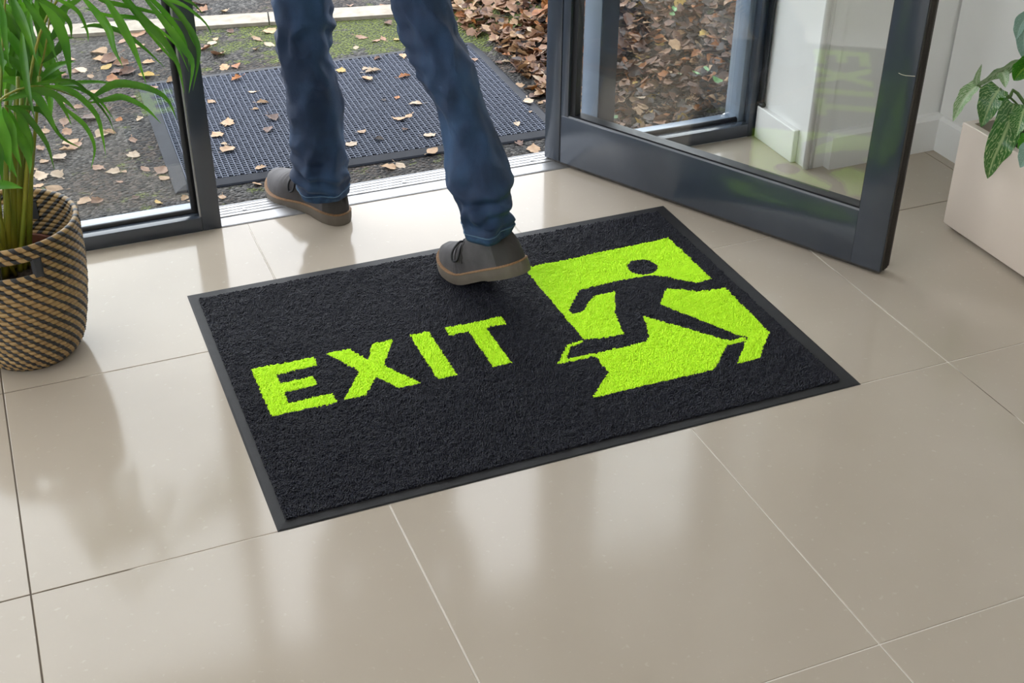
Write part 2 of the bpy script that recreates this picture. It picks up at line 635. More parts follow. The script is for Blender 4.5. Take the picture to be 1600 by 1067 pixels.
# front wall stub with a casing board and a rounded corner bead
wf = struct(MB().box(1.69, X1 + .15, 0.893, YO, 0, ZC).box(PX + .004, 1.69, 0.889, YO, 0, ZC).build('wall_front', 'white_gloss'), 'white painted pillar beside the side window', 'wall')
bead = MB()
bead.tube([(PX + .006, 0.893, 0.001), (PX + .006, 0.893, ZC)], .0085, 12)
bead.tube([(PX + .021, 0.890, 0.001), (PX + .021, 0.890, ZC)], .004, 8)
bead.build('corner_bead', 'white_gloss', wf, smooth=True)
struct(MB().prism([(0.864, 0), (0.893, 0), (0.893, 0.098), (0.877, 0.098), (0.864, 0.090)], 0, 1.688, X1).build('baseboard_front', 'white_gloss'))
struct(MB().prism([(X1 - .016, 0), (X1, 0), (X1, 0.098), (X1 - .008, 0.098), (X1 - .016, 0.090)], 1, 0.864, Y0).build('baseboard_right', 'white_gloss'))
struct(MB().box(PX - .012, PX + .004, 0.938, 1.125, 0, 0.092, b=.003).build('baseboard_pillar', 'white_gloss'))
struct(MB().box(X0, 1.63, YF - .01, YO + .05, 2.16, ZC).build('wall_header', 'wall_paint'))
struct(MB().box(X0, -1.25, YF - .02, YO + .05, 0, 2.16).build('wall_front_left', 'wall_paint'))
WY0, WY1, WZ0, WZ1 = -2.9, 0.55, 0.8, 2.55          # unseen window, added in the left wall for side fill daylight
struct(MB().box(X0 - .15, X0, Y0, WY0, 0, ZC).box(X0 - .15, X0, WY1, YO + .05, 0, ZC).box(X0 - .15, X0, WY0, WY1, 0, WZ0).box(X0 - .15, X0, WY0, WY1, WZ1, ZC).build('wall_left', 'wall_paint'))
w3 = struct(empty('fill_window', (X0 - .07, (WY0 + WY1) / 2, WZ0)))
for y in (WY0, -1.93, -0.93, WY1 - .06):
    MB().box(X0 - .11, X0 - .05, y, y + .06, WZ0 + .06, WZ1 - .06).build('post', 'frame_grey', w3)
for z in (WZ0, WZ1 - .06):
    MB().box(X0 - .11, X0 - .05, WY0, WY1, z, z + .06).build('rail', 'frame_grey', w3)
for y0_, y1_ in ((WY0 + .06, -1.93), (-1.87, -.93), (-.87, WY1 - .06)):
    MB().box(X0 - .085, X0 - .078, y0_, y1_, WZ0 + .06, WZ1 - .06).build('pane', 'glass', w3)
struct(MB().box(X0 - .15, X1 + .15, Y0 - .15, Y0, 0, ZC).build('wall_back', 'wall_paint'))
struct(MB().box(X0 - .15, X1 + .15, Y0 - .15, YO + .05, ZC, ZC + .15).build('ceiling', 'ceiling_paint'))

# unseen ceiling panels, added as fill light for the room
k = 0
for x in (-2.05, -0.95):
    for y in (-2.3, 0.1):
        e = empty('ceiling_fill', (x, y, ZC))
        MB().box(x - .46, x + .46, y - .46, y - .43, ZC - .03, ZC).box(x - .46, x + .46, y + .43, y + .46, ZC - .03, ZC)\
            .box(x - .46, x - .43, y - .43, y + .43, ZC - .03, ZC).box(x + .43, x + .46, y - .43, y + .43, ZC - .03, ZC).build('frame', 'white_gloss', e)
        MB().box(x - .43, x + .43, y - .43, y + .43, ZC - .018, ZC - .004).build('diffuser', 'fill_glow', e)
        tag(e, ('unseen square white ceiling panel added as lamp ' + ['far behind the viewer, by the left wall', 'left of the palm, by the left wall', 'far behind the viewer, in the room middle', 'nearest the exit mat, above the palm'][k]), 'fill_light')
        k += 1

# ---- left fixed side window
FH = 0.036
w1 = struct(empty('window_1', (0.0, YF, 0)), 'dark grey framed fixed side window behind the basket plant', 'window')
MB().box(0.092, 0.137, YF, YO, 0, 2.16, b=.002).build('post', 'frame_grey', w1, autosm=40)
MB().box(-1.25, -1.205, YF, YO, 0, 2.16, b=.002).build('post', 'frame_grey', w1, autosm=40)
MB().box(-1.205, 0.092, YF, 1.160, 0, FH, b=.0015).build('bottom_rail', 'frame_grey', w1, autosm=40)
MB().box(-1.205, 0.092, 1.160, YO, 0, FH - .006, b=.0015).build('outer_sill', 'frame_skylit', w1, autosm=40)
MB().box(-1.205, 0.092, YF, YO, 2.10, 2.16, b=.002).build('top_rail', 'frame_grey', w1, autosm=40)
g = MB()
g.tube([(-1.205, 1.172, FH - .001), (0.090, 1.172, FH - .001)], .0085, 10)
g.tube([(0.0835, 1.172, FH), (0.0835, 1.172, 2.10)], .0085, 10)
g.box(0.080, 0.092, 1.166, 1.198, FH, 2.1)
g.build('gasket', 'gasket', w1, autosm=40)
MB().box(0.0885, 0.0922, 1.134, 1.142, FH, 2.1).build('glazing_bead', 'aluminium', w1)
MB().box(-1.205, 0.084, 1.181, 1.188, FH - .004, 2.10).build('pane', 'glass', w1)

# ---- right fixed side window
w2 = struct(empty('window_2', (1.4, YF, 0)), 'dark grey framed narrow side window looking onto piled leaves', 'window')
MB().box(1.136, 1.183, YF, YO, 0, 2.16, b=.002).build('post', 'frame_grey', w2, autosm=40)
MB().box(1.1345, 1.1362, YF + .004, YO - .002, 0, 2.10).build('skylit_face', 'frame_skylit', w2)  # thin pale sheet added so the jamb's left face looks brightly lit
MB().box(1.600, PX, YF, 1.160, 0, 2.16, b=.002).build('post', 'frame_grey', w2, autosm=40)
MB().box(1.584, PX, 1.160, YO, 0, 2.16, b=.002).build('outer_post', 'frame_skylit', w2, autosm=40)
MB().box(1.183, 1.600, YF, 1.160, 0, FH, b=.0015).build('bottom_rail', 'frame_grey', w2, autosm=40)
MB().box(1.183, 1.600, 1.160, YO, 0, FH - .006, b=.0015).build('outer_sill', 'frame_skylit', w2, autosm=40)
MB().box(1.183, 1.600, YF, YO, 2.10, 2.16, b=.002).build('top_rail', 'frame_grey', w2, autosm=40)
g = MB()
g.tube([(1.183, 1.172, FH + .001), (1.600, 1.172, FH + .001)], .008, 10)
g.tube([(1.597, 1.168, FH), (1.597, 1.168, 2.10)], .0075, 10)
g.build('gasket', 'gasket', w2, smooth=True)
MB().box(1.183, 1.596, 1.181, 1.188, FH - .004, 2.10).build('pane', 'glass', w2)
st = MB().box(1.620, 1.629, 1.108, 1.129, 0.100, 2.1, b=.003)
st.tube([(1.6245, 1.104, 0.098), (1.6245, 1.129, 0.098)], .0075, 12)
st.build('cover_strip', 'gasket', w2, autosm=40)
struct(MB().box(0.137, 1.136, YF, YO, 2.10, 2.16, b=.002).build('trim_1', 'frame_grey'))

# ---- threshold
th = struct(empty('trim_2', (0.6, 1.18, 0)), 'ribbed aluminium door threshold strip', 'threshold')
prof = [(YF + .001, -.02), (YF + .001, 0.001), (YF + .004, 0.0025), (1.166, 0.0075)]
y = 1.168
for i in range(4):
    prof += [(y, 0.0100), (y + .0098, 0.0100), (y + .0108, 0.0072), (y + .0132, 0.0072)]
    y += 0.0142
prof += [(y, 0.0095), (y + .006, .0080), (y + .008, -.02)]
MB().prism(prof, 0, 0.1375, 1.1355).build('plate', 'aluminium', th)
for x in (0.205, 0.618, 0.975):
    s = MB()
    s.tube([(x, 1.187, 0.0075), (x, 1.187, 0.0112), (x, 1.187, 0.0114)], [.0055, .0055, .003], 14)
    s.build('screw', 'screw', th, autosm=40)

# ---- the open door
DA = Vector((1.011, 1.192, 0))
DD = Vector((0.4799, -0.8773, 0)).normalized()
DB = Vector((-DD.y, DD.x, 0))                        # towards the back face
DW, DT, DZ0, DZ1 = 0.969, 0.046, 0.012, 2.095
door = struct(empty('door_1', (DA.x, DA.y, 0)), 'open dark grey framed glass door reflecting the exit mat', 'door')


def dpart(name, mb, mats, autosm=40, parent=None):
    mb.v = [tuple(DA + DD * p[0] + DB * p[1] + Vector((0, 0, p[2]))) for p in mb.v]
    return mb.build(name, mats, parent or door, autosm=autosm)


RT = 0.144
GU0, GU1 = 0.090, 0.892
dpart('hinge_stile', MB().box(0, .0495, 0, DT, DZ0, DZ1, b=.004), 'frame_grey')
dpart('hinge_stile', MB().box(.051, .074, 0.001, DT - .001, DZ0, DZ1, b=.0015), 'frame_grey')
dpart('lock_stile', MB().box(GU1, .9655, 0, DT, DZ0, DZ1, b=.0015), 'frame_grey')
br = dpart('bottom_rail', MB().box(.051, GU1, 0.0005, DT - .0005, DZ0, RT, b=.0015), 'frame_grey')
dpart('groove', MB().box(.051, .0525, -0.0002, .002, DZ0, RT), 'gasket', parent=br)
dpart('top_rail', MB().box(.074, GU1, 0.0005, DT - .0005, DZ1 - .09, DZ1, b=.0015), 'frame_grey')
dpart('glazing_bead', MB().prism([(0.001, RT - .001), (0.0045, RT + .0035), (0.006, RT - .001)], 0, .074, GU1), 'bead_grey', None)
dpart('gasket', MB().box(.074, GU0, .010, DT - .012, DZ0, DZ1 - .09).box(.074, GU1, .008, DT - .008, RT - .002, RT + .006)
      .box(GU1 - .004, GU1, .008, DT - .008, RT, DZ1 - .09), 'gasket')
dpart('pane', MB().box(.080, GU1 - .001, .020, .0265, RT, DZ1 - .09), 'glass')
es = MB()
es.box(.9655, .9672, 0.002, .0075, DZ0, DZ1)
es.box(.9655, .9662, .0075, .040, DZ0, DZ1)
for vv in (.012, .020, .027):
    es.prism([(.9655, vv), (.9693, vv + .0008), (.9700, vv + .0022), (.9693, vv + .0040), (.9655, vv + .0045)], 2, DZ0, DZ1)
es.box(.9655, .9675, .037, .044, DZ0, DZ1)
dpart('edge_seal', es, 'seal_brown')
dpart('brush_seal', MB().box(.004, .962, .006, DT - .008, .004, DZ0), 'seal_brown')
scp = []
for q in ((1404, 114), (1409, 116.5), (1415, 118), (1422, 118.5), (1430, 119)):
    dv = F_ + R_ * ((q[0] - 800) / FPX) - U_ * ((q[1] - 533.5) / FPX)
    hit = CAM + dv * ((DA - CAM).dot(DB) / dv.dot(DB))
    scp.append(((hit - DA).dot(DD), -.0001, hit.z))
dpart('scratch', MB().tube(scp, .0006, 5), 'planter')
for (za, zb) in ((.95, 1.25),):
    h = MB()
    h.tube([(.930, -.045, za), (.930, -.045, zb)], .011, 14)
    h.tube([(.930, -.045, za + .03), (.930, 0, za + .03)], .008, 12)
    h.tube([(.930, -.045, zb - .03), (.930, 0, zb - .03)], .008, 12)
    dpart('pull_handle', h, 'aluminium')

# ================================================================== OUTSIDE GROUND
GZ = -0.030


def bank_h(x, y):
    """ground height: flat paving that climbs into a bank of leaves on the right"""
    e = 1.27 + 0.10 * math.sin(y * 2.1) - 0.05 * (y - 1.4)
    t = max(0.0, x - e)
    return GZ + 0.34 * (t ** 1.25) + (0.02 * t * math.sin(9 * x) * math.sin(7 * y) if t > 0 else 0)


xs = np.concatenate([np.linspace(-14, -1, 8), np.linspace(-.9, 1.1, 10), np.linspace(1.15, 3.2, 42), np.linspace(3.6, 14, 8)])
ys = np.concatenate([np.linspace(YO - .004, 3.4, 46), np.linspace(3.8, 16, 10)])
gm = MB()
gv = [(x, y, bank_h(min(x, 3.0), y)) for y in ys for x in xs]
nx = len(xs)
gm.add(gv, [(j * nx + i, j * nx + i + 1, (j + 1) * nx + i + 1, (j + 1) * nx + i) for j in range(len(ys) - 1) for i in range(nx - 1)])
struct(gm.build('ground', 'asphalt', smooth=True), 'dark gravelly asphalt with moss patches outside the door', 'ground')
struct(MB().add([(-14, -14, -.1), (X0 - .16, -14, -.1), (X0 - .16, YO - .05, -.1), (-14, YO - .05, -.1)], [(0, 1, 2, 3)]).build('ground', 'asphalt'))
# low wall under the glazing so that the step has a face
struct(MB().box(-14, 14, YO - .05, YO - .003, -.3, -0.006).build('trim_3', 'kerb'))

kb = MB()
ka, kc = Vector((-1.2, 2.98, 0)), Vector((2.2, 2.345, 0))
kd = (kc - ka).normalized()
kn = Vector((-kd.y, kd.x, 0))
for i in range(4):
    a = ka + kd * (i * .92)
    b2 = a + kd * .915
    q = [a - kn * .052, b2 - kn * .052, b2 + kn * .052, a + kn * .052]
    o = MB().add([(p.x, p.y, GZ - .03) for p in q] + [(p.x, p.y, GZ + .012) for p in q], [(0, 3, 2, 1), (4, 5, 6, 7), (0, 1, 5, 4), (1, 2, 6, 5), (2, 3, 7, 6), (3, 0, 4, 7)])
    if i == 0:
        kerb = struct(empty('trim_4', (a.x, a.y, GZ)), 'pale concrete edging strip crossing the asphalt', 'kerb')
    o.build('kerb_stone', 'kerb', kerb)

struct(MB().box(-2.4, 3.0, YO + .05, 2.10, 2.42, 2.56, b=.01).build('sky_blocker', 'ceiling_paint'), 'unseen flat canopy slab above the entrance', 'blocker')  # unseen slab, added to block high sky so floor reflections fade

# ---- outdoor ribbed mat
OMC, OMR = Vector((0.630, 1.797, GZ)), math.radians(-1.6)
OMW, OMD = 1.095, 0.798
om = tag(empty('outdoor_mat', OMC, OMR), 'grey blue ribbed scraper mat lying outside the doorway', 'mat')
M_OM = Matrix.Translation(OMC) @ Matrix.Rotation(OMR, 4, 'Z')


def local(o, parent):
    o.parent = parent
    o.matrix_parent_inverse = Matrix()
    return o


hw, hd, bw = OMW / 2, OMD / 2, .036
b = MB()
outer = [(-hw, -hd), (hw, -hd), (hw, hd), (-hw, hd)]
inn = [(-hw + bw, -hd + bw), (hw - bw, -hd + bw), (hw - bw, hd - bw), (-hw + bw, hd - bw)]
mid = [(x * (hw - .006) / hw, y_ * (hd - .006) / hd) for x, y_ in outer]
b.add([(x, y_, .0015) for x, y_ in outer] + [(x, y_, .005) for x, y_ in mid] + [(x, y_, .010) for x, y_ in inn] + [(x, y_, .0065) for x, y_ in inn],
      [(i + 4 * k, (i + 1) % 4 + 4 * k, (i + 1) % 4 + 4 * k + 4, i + 4 * k + 4) for k in range(3) for i in range(4)])
local(b.build('rubber_border', 'mat_border'), om)
local(MB().add([(x, y_, .0066) for x, y_ in inn], [(0, 1, 2, 3)]).build('backing', 'mat_base'), om)
rb = MB()
px_, py_ = .0150, .0118
nxr, nyr = int((OMW - 2 * bw) / px_), int((OMD - 2 * bw) / py_)
for i in range(nxr):
    x = -hw + bw + (i + .5) * (OMW - 2 * bw) / nxr
    rb.box(x - .0062, x - .0034, -hd + bw, hd - bw, .0066, .0106)
    for j in range(nyr):
        y_ = -hd + bw + (j + .5) * (OMD - 2 * bw) / nyr
        dz = random.uniform(-.0006, .0006)
        y_ += (.5 if i % 2 else 0) * py_
        if y_ > hd - bw - .004:
            continue
        rb.box(x - .0034, x + .0088, y_ - .0020, y_ + .0016, .0066, .0108 + dz)
        rb.box(x - .0012, x + .0020, y_ + .0014, y_ + .0046, .0066, .0094 + dz)
        rb.box(x + .0030, x + .0062, y_ - .0046, y_ - .0016, .0066, .0096 + dz)
o = local(rb.build('ribs', 'mat_rib'), om)
o['kind'] = 'stuff'

# ================================================================== EXIT MAT
MW, MD = 1.184, 0.840
em = tag(empty('exit_mat', (MW / 2, MD / 2, 0)), 'black carpet floor mat with bright green exit lettering and running figure', 'mat')
# inner edge of the rubber border (pile field)
PXA, PXB, PYA, PYB = 0.020, 1.148, 0.022, 0.812
b = MB()
out = [(0, 0), (MW, 0), (MW, MD), (0, MD)]
o2 = [(.004, .003), (MW - .004, .003), (MW - .004, MD - .003), (.004, MD - .003)]
i2 = [(PXA, PYA), (PXB, PYA), (PXB, PYB), (PXA, PYB)]
b.add([(x, y_, .0003) for x, y_ in out] + [(x, y_, .0022) for x, y_ in o2] + [(x, y_, .0034) for x, y_ in i2],
      [(i + 4 * k, (i + 1) % 4 + 4 * k, (i + 1) % 4 + 4 * k + 4, i + 4 * k + 4) for k in range(2) for i in range(4)] + [(8, 9, 10, 11)])
b.build('rubber_border', 'rubber', em)

E_ = [(.066, .494), (.194, .491), (.194, .458), (.108, .458), (.108, .424), (.175, .424), (.175, .391), (.108, .391), (.108, .353), (.195, .353), (.195, .320), (.066, .321)]
X_ = [(.221, .493), (.268, .493), (.294, .442), (.320, .494), (.364, .494), (.318, .408), (.369, .321), (.322, .321), (.290, .376), (.255, .322), (.209, .322), (.266, .407)]
I_ = [(.402, .496), (.444, .496), (.444, .321), (.402, .321)]
T_ = [(.479, .496), (.608, .494), (.608, .463), (.562, .463), (.562, .322), (.521, .322), (.521, .464), (.479, .465)]
G1 = [(.734, .668), (1.111, .676), (1.110, .468), (1.067, .464), (1.035, .495), (1.016, .516), (.998, .529), (.97, .535), (.924, .539), (.868, .536), (.812, .535), (.778, .493), (.754, .464), (.753, .455), (.759, .449),
      (.771, .447), (.786, .454), (.810, .482), (.833, .499), (.884, .501), (.843, .419), (.834, .385), (.822, .334), (.773, .336), (.734, .347)]
G3 = [(.661, .149), (.931, .147), (.958, .172), (1.005, .217), (1.048, .216), (1.057, .230), (1.046, .231), (1.016, .229), (.996, .254), (.969, .288), (.892, .383), (.884, .355), (.865, .301), (.852, .292), (.823, .290),
      (.735, .290), (.671, .293), (.699, .331), (.726, .335), (.734, .347), (.694, .340), (.646, .283), (.729, .279), (.729, .217)]
G4 = [(1.118, .424), (1.111, .226), (1.039, .149), (.985, .148), (1.053, .221), (1.060, .226), (1.045, .240), (.949, .413), (.993, .468), (1.023, .450), (1.049, .433), (1.082, .427)]


def inpoly(P, poly):
    x, y = P[:, 0], P[:, 1]
    c = np.zeros(len(P), bool)
    n = len(poly)
    for i in range(n):
        xa, ya = poly[i]
        xb, yb = poly[i - 1]
        m = (ya > y) != (yb > y)
        c ^= m & (x < (xb - xa) * (y - ya) / (yb - ya + 1e-12) + xa)
    return c


PT = .0030
gx = np.arange(PXA + .001, PXB - .001, PT)
gy = np.arange(PYA + .001, PYB - .001, PT * .9)
GX, GY = np.meshgrid(gx, gy)
GX = GX + (np.arange(len(gy)) % 2)[:, None] * PT * .5
P = np.stack([GX.ravel(), GY.ravel()], 1)
P += rng.uniform(-.0006, .0006, P.shape)
head = ((P[:, 0] - .989) ** 2 + (P[:, 1] - .574) ** 2) < .0345 ** 2
isg1 = inpoly(P, G1) & ~head
sel = {'letter_e': inpoly(P, E_), 'letter_x': inpoly(P, X_), 'letter_i': inpoly(P, I_), 'letter_t': inpoly(P, T_),
       'exit_symbol': isg1 | inpoly(P, G3) | inpoly(P, G4)}
rest = np.ones(len(P), bool)
for s_ in sel.values():
    rest &= ~s_


def vnoise(cell, seed):
    g = np.random.default_rng(seed).uniform(-1, 1, (int(1.3 / cell) + 3, int(1.0 / cell) + 3))

    def f(Q):
        u, v = Q[:, 0] / cell, Q[:, 1] / cell
        i, j = u.astype(int), v.astype(int)
        a, b_ = u - i, v - j
        a, b_ = a * a * (3 - 2 * a), b_ * b_ * (3 - 2 * b_)
        return g[i, j] * (1 - a) * (1 - b_) + g[i + 1, j] * a * (1 - b_) + g[i, j + 1] * (1 - a) * b_ + g[i + 1, j + 1] * a * b_
    return f


CL = [vnoise(.0075, 1), vnoise(.009, 2), vnoise(.009, 3)]      # clumps of trodden pile


def tufts(name, Q, m, label=None):
    n = len(Q)
    ang = rng.uniform(0, 6.28, n)
    hgt = rng.uniform(.0066, .0088, n)
    # slow undulation of the trodden pile
    hgt += .0006 * np.sin(Q[:, 0] * 38 + 3 * np.sin(Q[:, 1] * 21)) * np.sin(Q[:, 1] * 31)
    f1, f2, f3 = CL[0](Q), CL[1](Q), CL[2](Q)
    hgt += .0013 * f1
    lean = rng.normal(0, .0006, (n, 2)) + .0012 * np.stack([f2, f3], 1)
    rr = rng.uniform(.0018, .0023, n)
    V = np.zeros((n, 9, 3))
    for k in range(4):
        a = ang + k * math.pi / 2
        V[:, k, 0] = Q[:, 0] + rr * .8 * np.cos(a)
        V[:, k, 1] = Q[:, 1] + rr * .8 * np.sin(a)
        V[:, k, 2] = .0030
        a = a + .4
        V[:, 4 + k, 0] = Q[:, 0] + rr * np.cos(a) + lean[:, 0] * .7
        V[:, 4 + k, 1] = Q[:, 1] + rr * np.sin(a) + lean[:, 1] * .7
        V[:, 4 + k, 2] = hgt * .88
    V[:, 8, 0] = Q[:, 0] + lean[:, 0]
    V[:, 8, 1] = Q[:, 1] + lean[:, 1]
    V[:, 8, 2] = hgt
    fl = []
    for k in range(4):
        k2 = (k + 1) % 4
        fl += [(k, k2, 4 + k2), (k, 4 + k2, 4 + k), (4 + k, 4 + k2, 8)]
    Fi = (np.array(fl)[None] + (np.arange(n) * 9)[:, None, None]).reshape(-1, 3)
    me = bpy.data.meshes.new(name)
    me.vertices.add(n * 9)
    me.vertices.foreach_set('co', V.ravel())
    nf = len(Fi)
    me.loops.add(nf * 3)
    me.loops.foreach_set('vertex_index', Fi.ravel().astype(np.int32))
    me.polygons.add(nf)
    me.polygons.foreach_set('loop_start', np.arange(0, nf * 3, 3, dtype=np.int32))
    me.polygons.foreach_set('use_smooth', np.ones(nf, bool))
    me.materials.append(MATS[m])
    me.update(calc_edges=True)
    me.validate()
    o = link(name, me, em)
    o['kind'] = 'stuff'
    if label:
        o['label'] = label
    return o


tufts('carpet_pile', P[rest], 'pile_navy')
for nm, s_ in sel.items():
    tufts(nm, P[s_], 'pile_green', 'bright green running figure exit pictogram' if nm == 'exit_symbol' else 'bright green capital letter ' + nm[-1].upper())

# ================================================================== PERSON
person = tag(empty('person', (0.49, 0.93, 0)), 'person in blue jeans and grey suede boots walking out through the doorway', 'person')
LEFT = [(.430, 1.045, .90, .100), (.400, 1.10, .72, .088), (.386, 1.13, .60, .077), (0.381, 1.13, 0.531, 0.0702), (0.377, 1.126, 0.503, 0.0676), (0.376, 1.122, 0.472, 0.0625), (0.369, 1.114, 0.418, 0.0612), (0.375, 1.107, 0.367, 0.0662),
        (0.379, 1.102, 0.328, 0.069), (0.381, 1.098, 0.298, 0.0709), (0.38, 1.093, 0.26, 0.0691), (0.379, 1.088, 0.225, 0.0674), (0.378, 1.084, 0.191, 0.0662), (0.376, 1.08, 0.16, 0.0647), (0.376, 1.077, 0.136, 0.0626), (0.377, 1.074, 0.112, 0.0603), (0.379, 1.071, 0.082, 0.0567)]
RIGHT = [(.535, .96, .90, .102), (.546, .885, .76, .086), (.556, .852, .67, .074), (0.563, 0.83, 0.601, 0.0661), (0.565, 0.813, 0.572, 0.0639), (0.567, 0.799, 0.547, 0.0619), (0.581, 0.773, 0.501, 0.064), (0.589, 0.752, 0.465, 0.0625), (0.597, 0.735, 0.435, 0.061), (0.605, 0.718, 0.403, 0.0601), (0.612, 0.698, 0.368, 0.0618), (0.614, 0.68, 0.337, 0.0637), (0.616, 0.661, 0.302, 0.0664), (0.617, 0.643, 0.271, 0.0685), (0.618, 0.629, 0.247, 0.0689), (0.617, 0.619, 0.229, 0.0602), (0.614, 0.609, 0.211, 0.0527), (0.613, 0.595, 0.188, 0.052), (0.612, 0.584, 0.167, 0.0508)]
HV = Vector((.383, .924, 0))       # sideways / fore-aft axes of the trouser sections
HS = Vector((.924, -.383, 0))


def leg_rings(key, step=.004):
    zs = [k[2] for k in key][::-1]
    arr = np.array(key)[::-1]
    n = int((zs[-1] - zs[0]) / step)
    out = []
    for i in range(n + 1):
        z = zs[0] + (zs[-1] - zs[0]) * i / n
        out.append((np.interp(z, zs, arr[:, 0]), np.interp(z, zs, arr[:, 1]), z, np.interp(z, zs, arr[:, 3])))
    o = np.array(out)
    ker = np.ones(7) / 7
    for c in (0, 1, 3):
        pad = np.concatenate([np.repeat(o[:1, c], 3), o[:, c], np.repeat(o[-1:, c], 3)])
        o[:, c] = np.convolve(pad, ker, 'valid')
    return o


NS = 72


def leg_mesh(mb, key, seed, knee, hem):
    o = leg_rings(key)
    vs = []
    for (x, y, z, r) in o:
        for k in range(NS):
            a = 2 * math.pi * k / NS
            ca, sa = math.cos(a), math.sin(a)
            # folds: long diagonal ridges, sharper gathers near the knee and above the hem
            nz = mnoise.noise(Vector((ca * 1.3 + seed, sa * 1.3, z * 9)))
            n2 = mnoise.noise(Vector((ca * 2.2 + seed * 2, sa * 2.2 + z * 6, z * 22)))
            ridge = 1 - abs(mnoise.noise(Vector((ca * 1.1 + seed * 3, sa * 1.1 + z * 5, z * 14)))) * 2
            gk = math.exp(-((z - knee) / .085) ** 2)
            gh = math.exp(-((z - hem - .055) / .05) ** 2)
            cre = math.sin((z + .018 * math.sin(a + seed) + .012 * nz) * 2 * math.pi / .040 + a * .7)
            dg = mnoise.noise(Vector((ca * .9 + seed, sa * .9 + z * 11, z * 4 + a * .3)))
            d = .0050 * nz + .0040 * n2 + .0090 * max(-.15, ridge) * (.40 + gk + 1.3 * gh) + .0060 * max(0, dg) ** .7 - .0075 + (.0042 * gk + .0065 * gh) * cre * (.5 + .5 * math.sin(a * 1.0 + seed * 1.7 + z * 9))
            rr = r * .985 + d
            p = Vector((x, y, z)) + HS * (ca * rr) + HV * (sa * rr * 1.10)
            vs.append(p)
    n = len(o)
    fs = [(i * NS + k, i * NS + (k + 1) % NS, (i + 1) * NS + (k + 1) % NS, (i + 1) * NS + k) for i in range(n - 1) for k in range(NS)]
    # turn the cloth in at the hem so that it has thickness
    base = len(vs)
    for t, dz in ((.96, .001), (.90, .03)):
        for k in range(NS):
            c = Vector((o[0][0], o[0][1], o[0][2]))
            q = vs[k]
            vs.append(c + (q - c) * t + Vector((0, 0, dz)))
    fs += [((k + 1) % NS, k, base + k, base + (k + 1) % NS) for k in range(NS)]
    fs += [(base + (k + 1) % NS, base + k, base + NS + k, base + NS + (k + 1) % NS) for k in range(NS)]
    mb.add(vs, fs)
    return vs[:NS * 8]


jm = MB()
lring = leg_mesh(jm, LEFT, 1.3, .46, .082)
rring = leg_mesh(jm, RIGHT, 4.1, .52, .165)
# seat of the trousers: closed loft joining both legs (above the picture)
HC = Vector((.484, 1.0, 0))
TS_, TF = Vector((.94, -.34, 0)), Vector((.34, .94, 0))
prof = [(.80, .13, .085, 0), (.84, .165, .115, 0), (.90, .178, .125, 0), (.97, .172, .118, 0), (1.03, .158, .108, 0), (1.05, .15, .10, 0)]
vs, n = [], 40
for z, a_, b_, _ in prof:
    for k in range(n):
        t = 2 * math.pi * k / n
        vs.append(HC + Vector((0, 0, z)) + TS_ * (a_ * math.cos(t)) + TF * (b_ * math.sin(t)))
fs = [(i * n + k, i * n + (k + 1) % n, (i + 1) * n + (k + 1) % n, (i + 1) * n + k) for i in range(len(prof) - 1) for k in range(n)]
fs += [tuple(range(n))[::-1], tuple(range((len(prof) - 1) * n, len(prof) * n))]
jm.add(vs, fs)
jeans = jm.build('jeans', 'denim', person, smooth=True)
jeans['label'] = 'dark blue denim jeans'

for ring, key in ((lring, LEFT), (rring, RIGHT)):
    # folded hem band with a pale line of stitching
    hm, stt = MB(), MB()
    rows = [ring[i * NS:(i + 1) * NS] for i in range(7)]
    cen = [sum((Vector(p) for p in r), Vector()) / NS for r in rows]
    vs = []
    offs = [(0, -.006), (0, .0018), (2, .0024), (4, .0024), (5, .0014), (5, -.004)]
    for ri, d in offs:
        for p in rows[ri]:
            q = Vector(p)
            dr = (q - cen[ri])
            dr.z = 0
            vs.append(q + dr.normalized() * d - Vector((0, 0, .004)))
    hm.add(vs, [(i * NS + k, i * NS + (k + 1) % NS, (i + 1) * NS + (k + 1) % NS, (i + 1) * NS + k) for i in range(len(offs) - 1) for k in range(NS)])
    hem = hm.build('hem', 'denim_hem', jeans, smooth=True)
    loop = []
    for p in rows[4]:
        q = Vector(p)
        dr = q - cen[4]
        dr.z = 0
        loop.append(q + dr.normalized() * .0028 - Vector((0, 0, .003)))
    stt.tube(loop + loop[:1], .0011, 5, cap=False)
    stt.build('hem_stitching', 'stitch', jeans, smooth=True)

# upper body (above the picture, seen only in reflections): one skinned figure in a dark jacket, hands in the pockets
sk = [((0, 0, .96), .135), ((0, .005, 1.10), .130), ((0, .01, 1.25), .145), ((0, .0, 1.40), .13), ((0, .0, 1.49), .065), ((0, .015, 1.56), .062), ((0, .03, 1.64), .088), ((0, .02, 1.71), .082),
      ((.17, -.005, 1.41), .062), ((.200, -.03, 1.17), .055), ((.165, .05, .98), .05), ((-.17, -.005, 1.41), .062), ((-.200, -.03, 1.17), .055), ((-.165, .05, .98), .05), ((0, .118, 1.635), .014)]
ed = [(0, 1), (1, 2), (2, 3), (3, 4), (4, 5), (5, 6), (6, 7), (3, 8), (8, 9), (9, 10), (3, 11), (11, 12), (12, 13), (6, 14)]
me = bpy.data.meshes.new('body')
me.from_pydata([HC + TS_ * p[0] + TF * p[1] + Vector((0, 0, p[2])) for p, r in sk], ed, [])
me.materials.append(MATS['jacket'])
body = link('body', me, person)
md = body.modifiers.new('skin', 'SKIN')
for v, (p, r) in zip(me.skin_vertices[0].data, sk):
    v.radius = (r, r * .8 if p[2] < 1.45 and abs(p[0]) < .1 else r)
me.skin_vertices[0].data[0].use_root = True
sb = body.modifiers.new('subsurf', 'SUBSURF')
sb.levels = sb.render_levels = 2


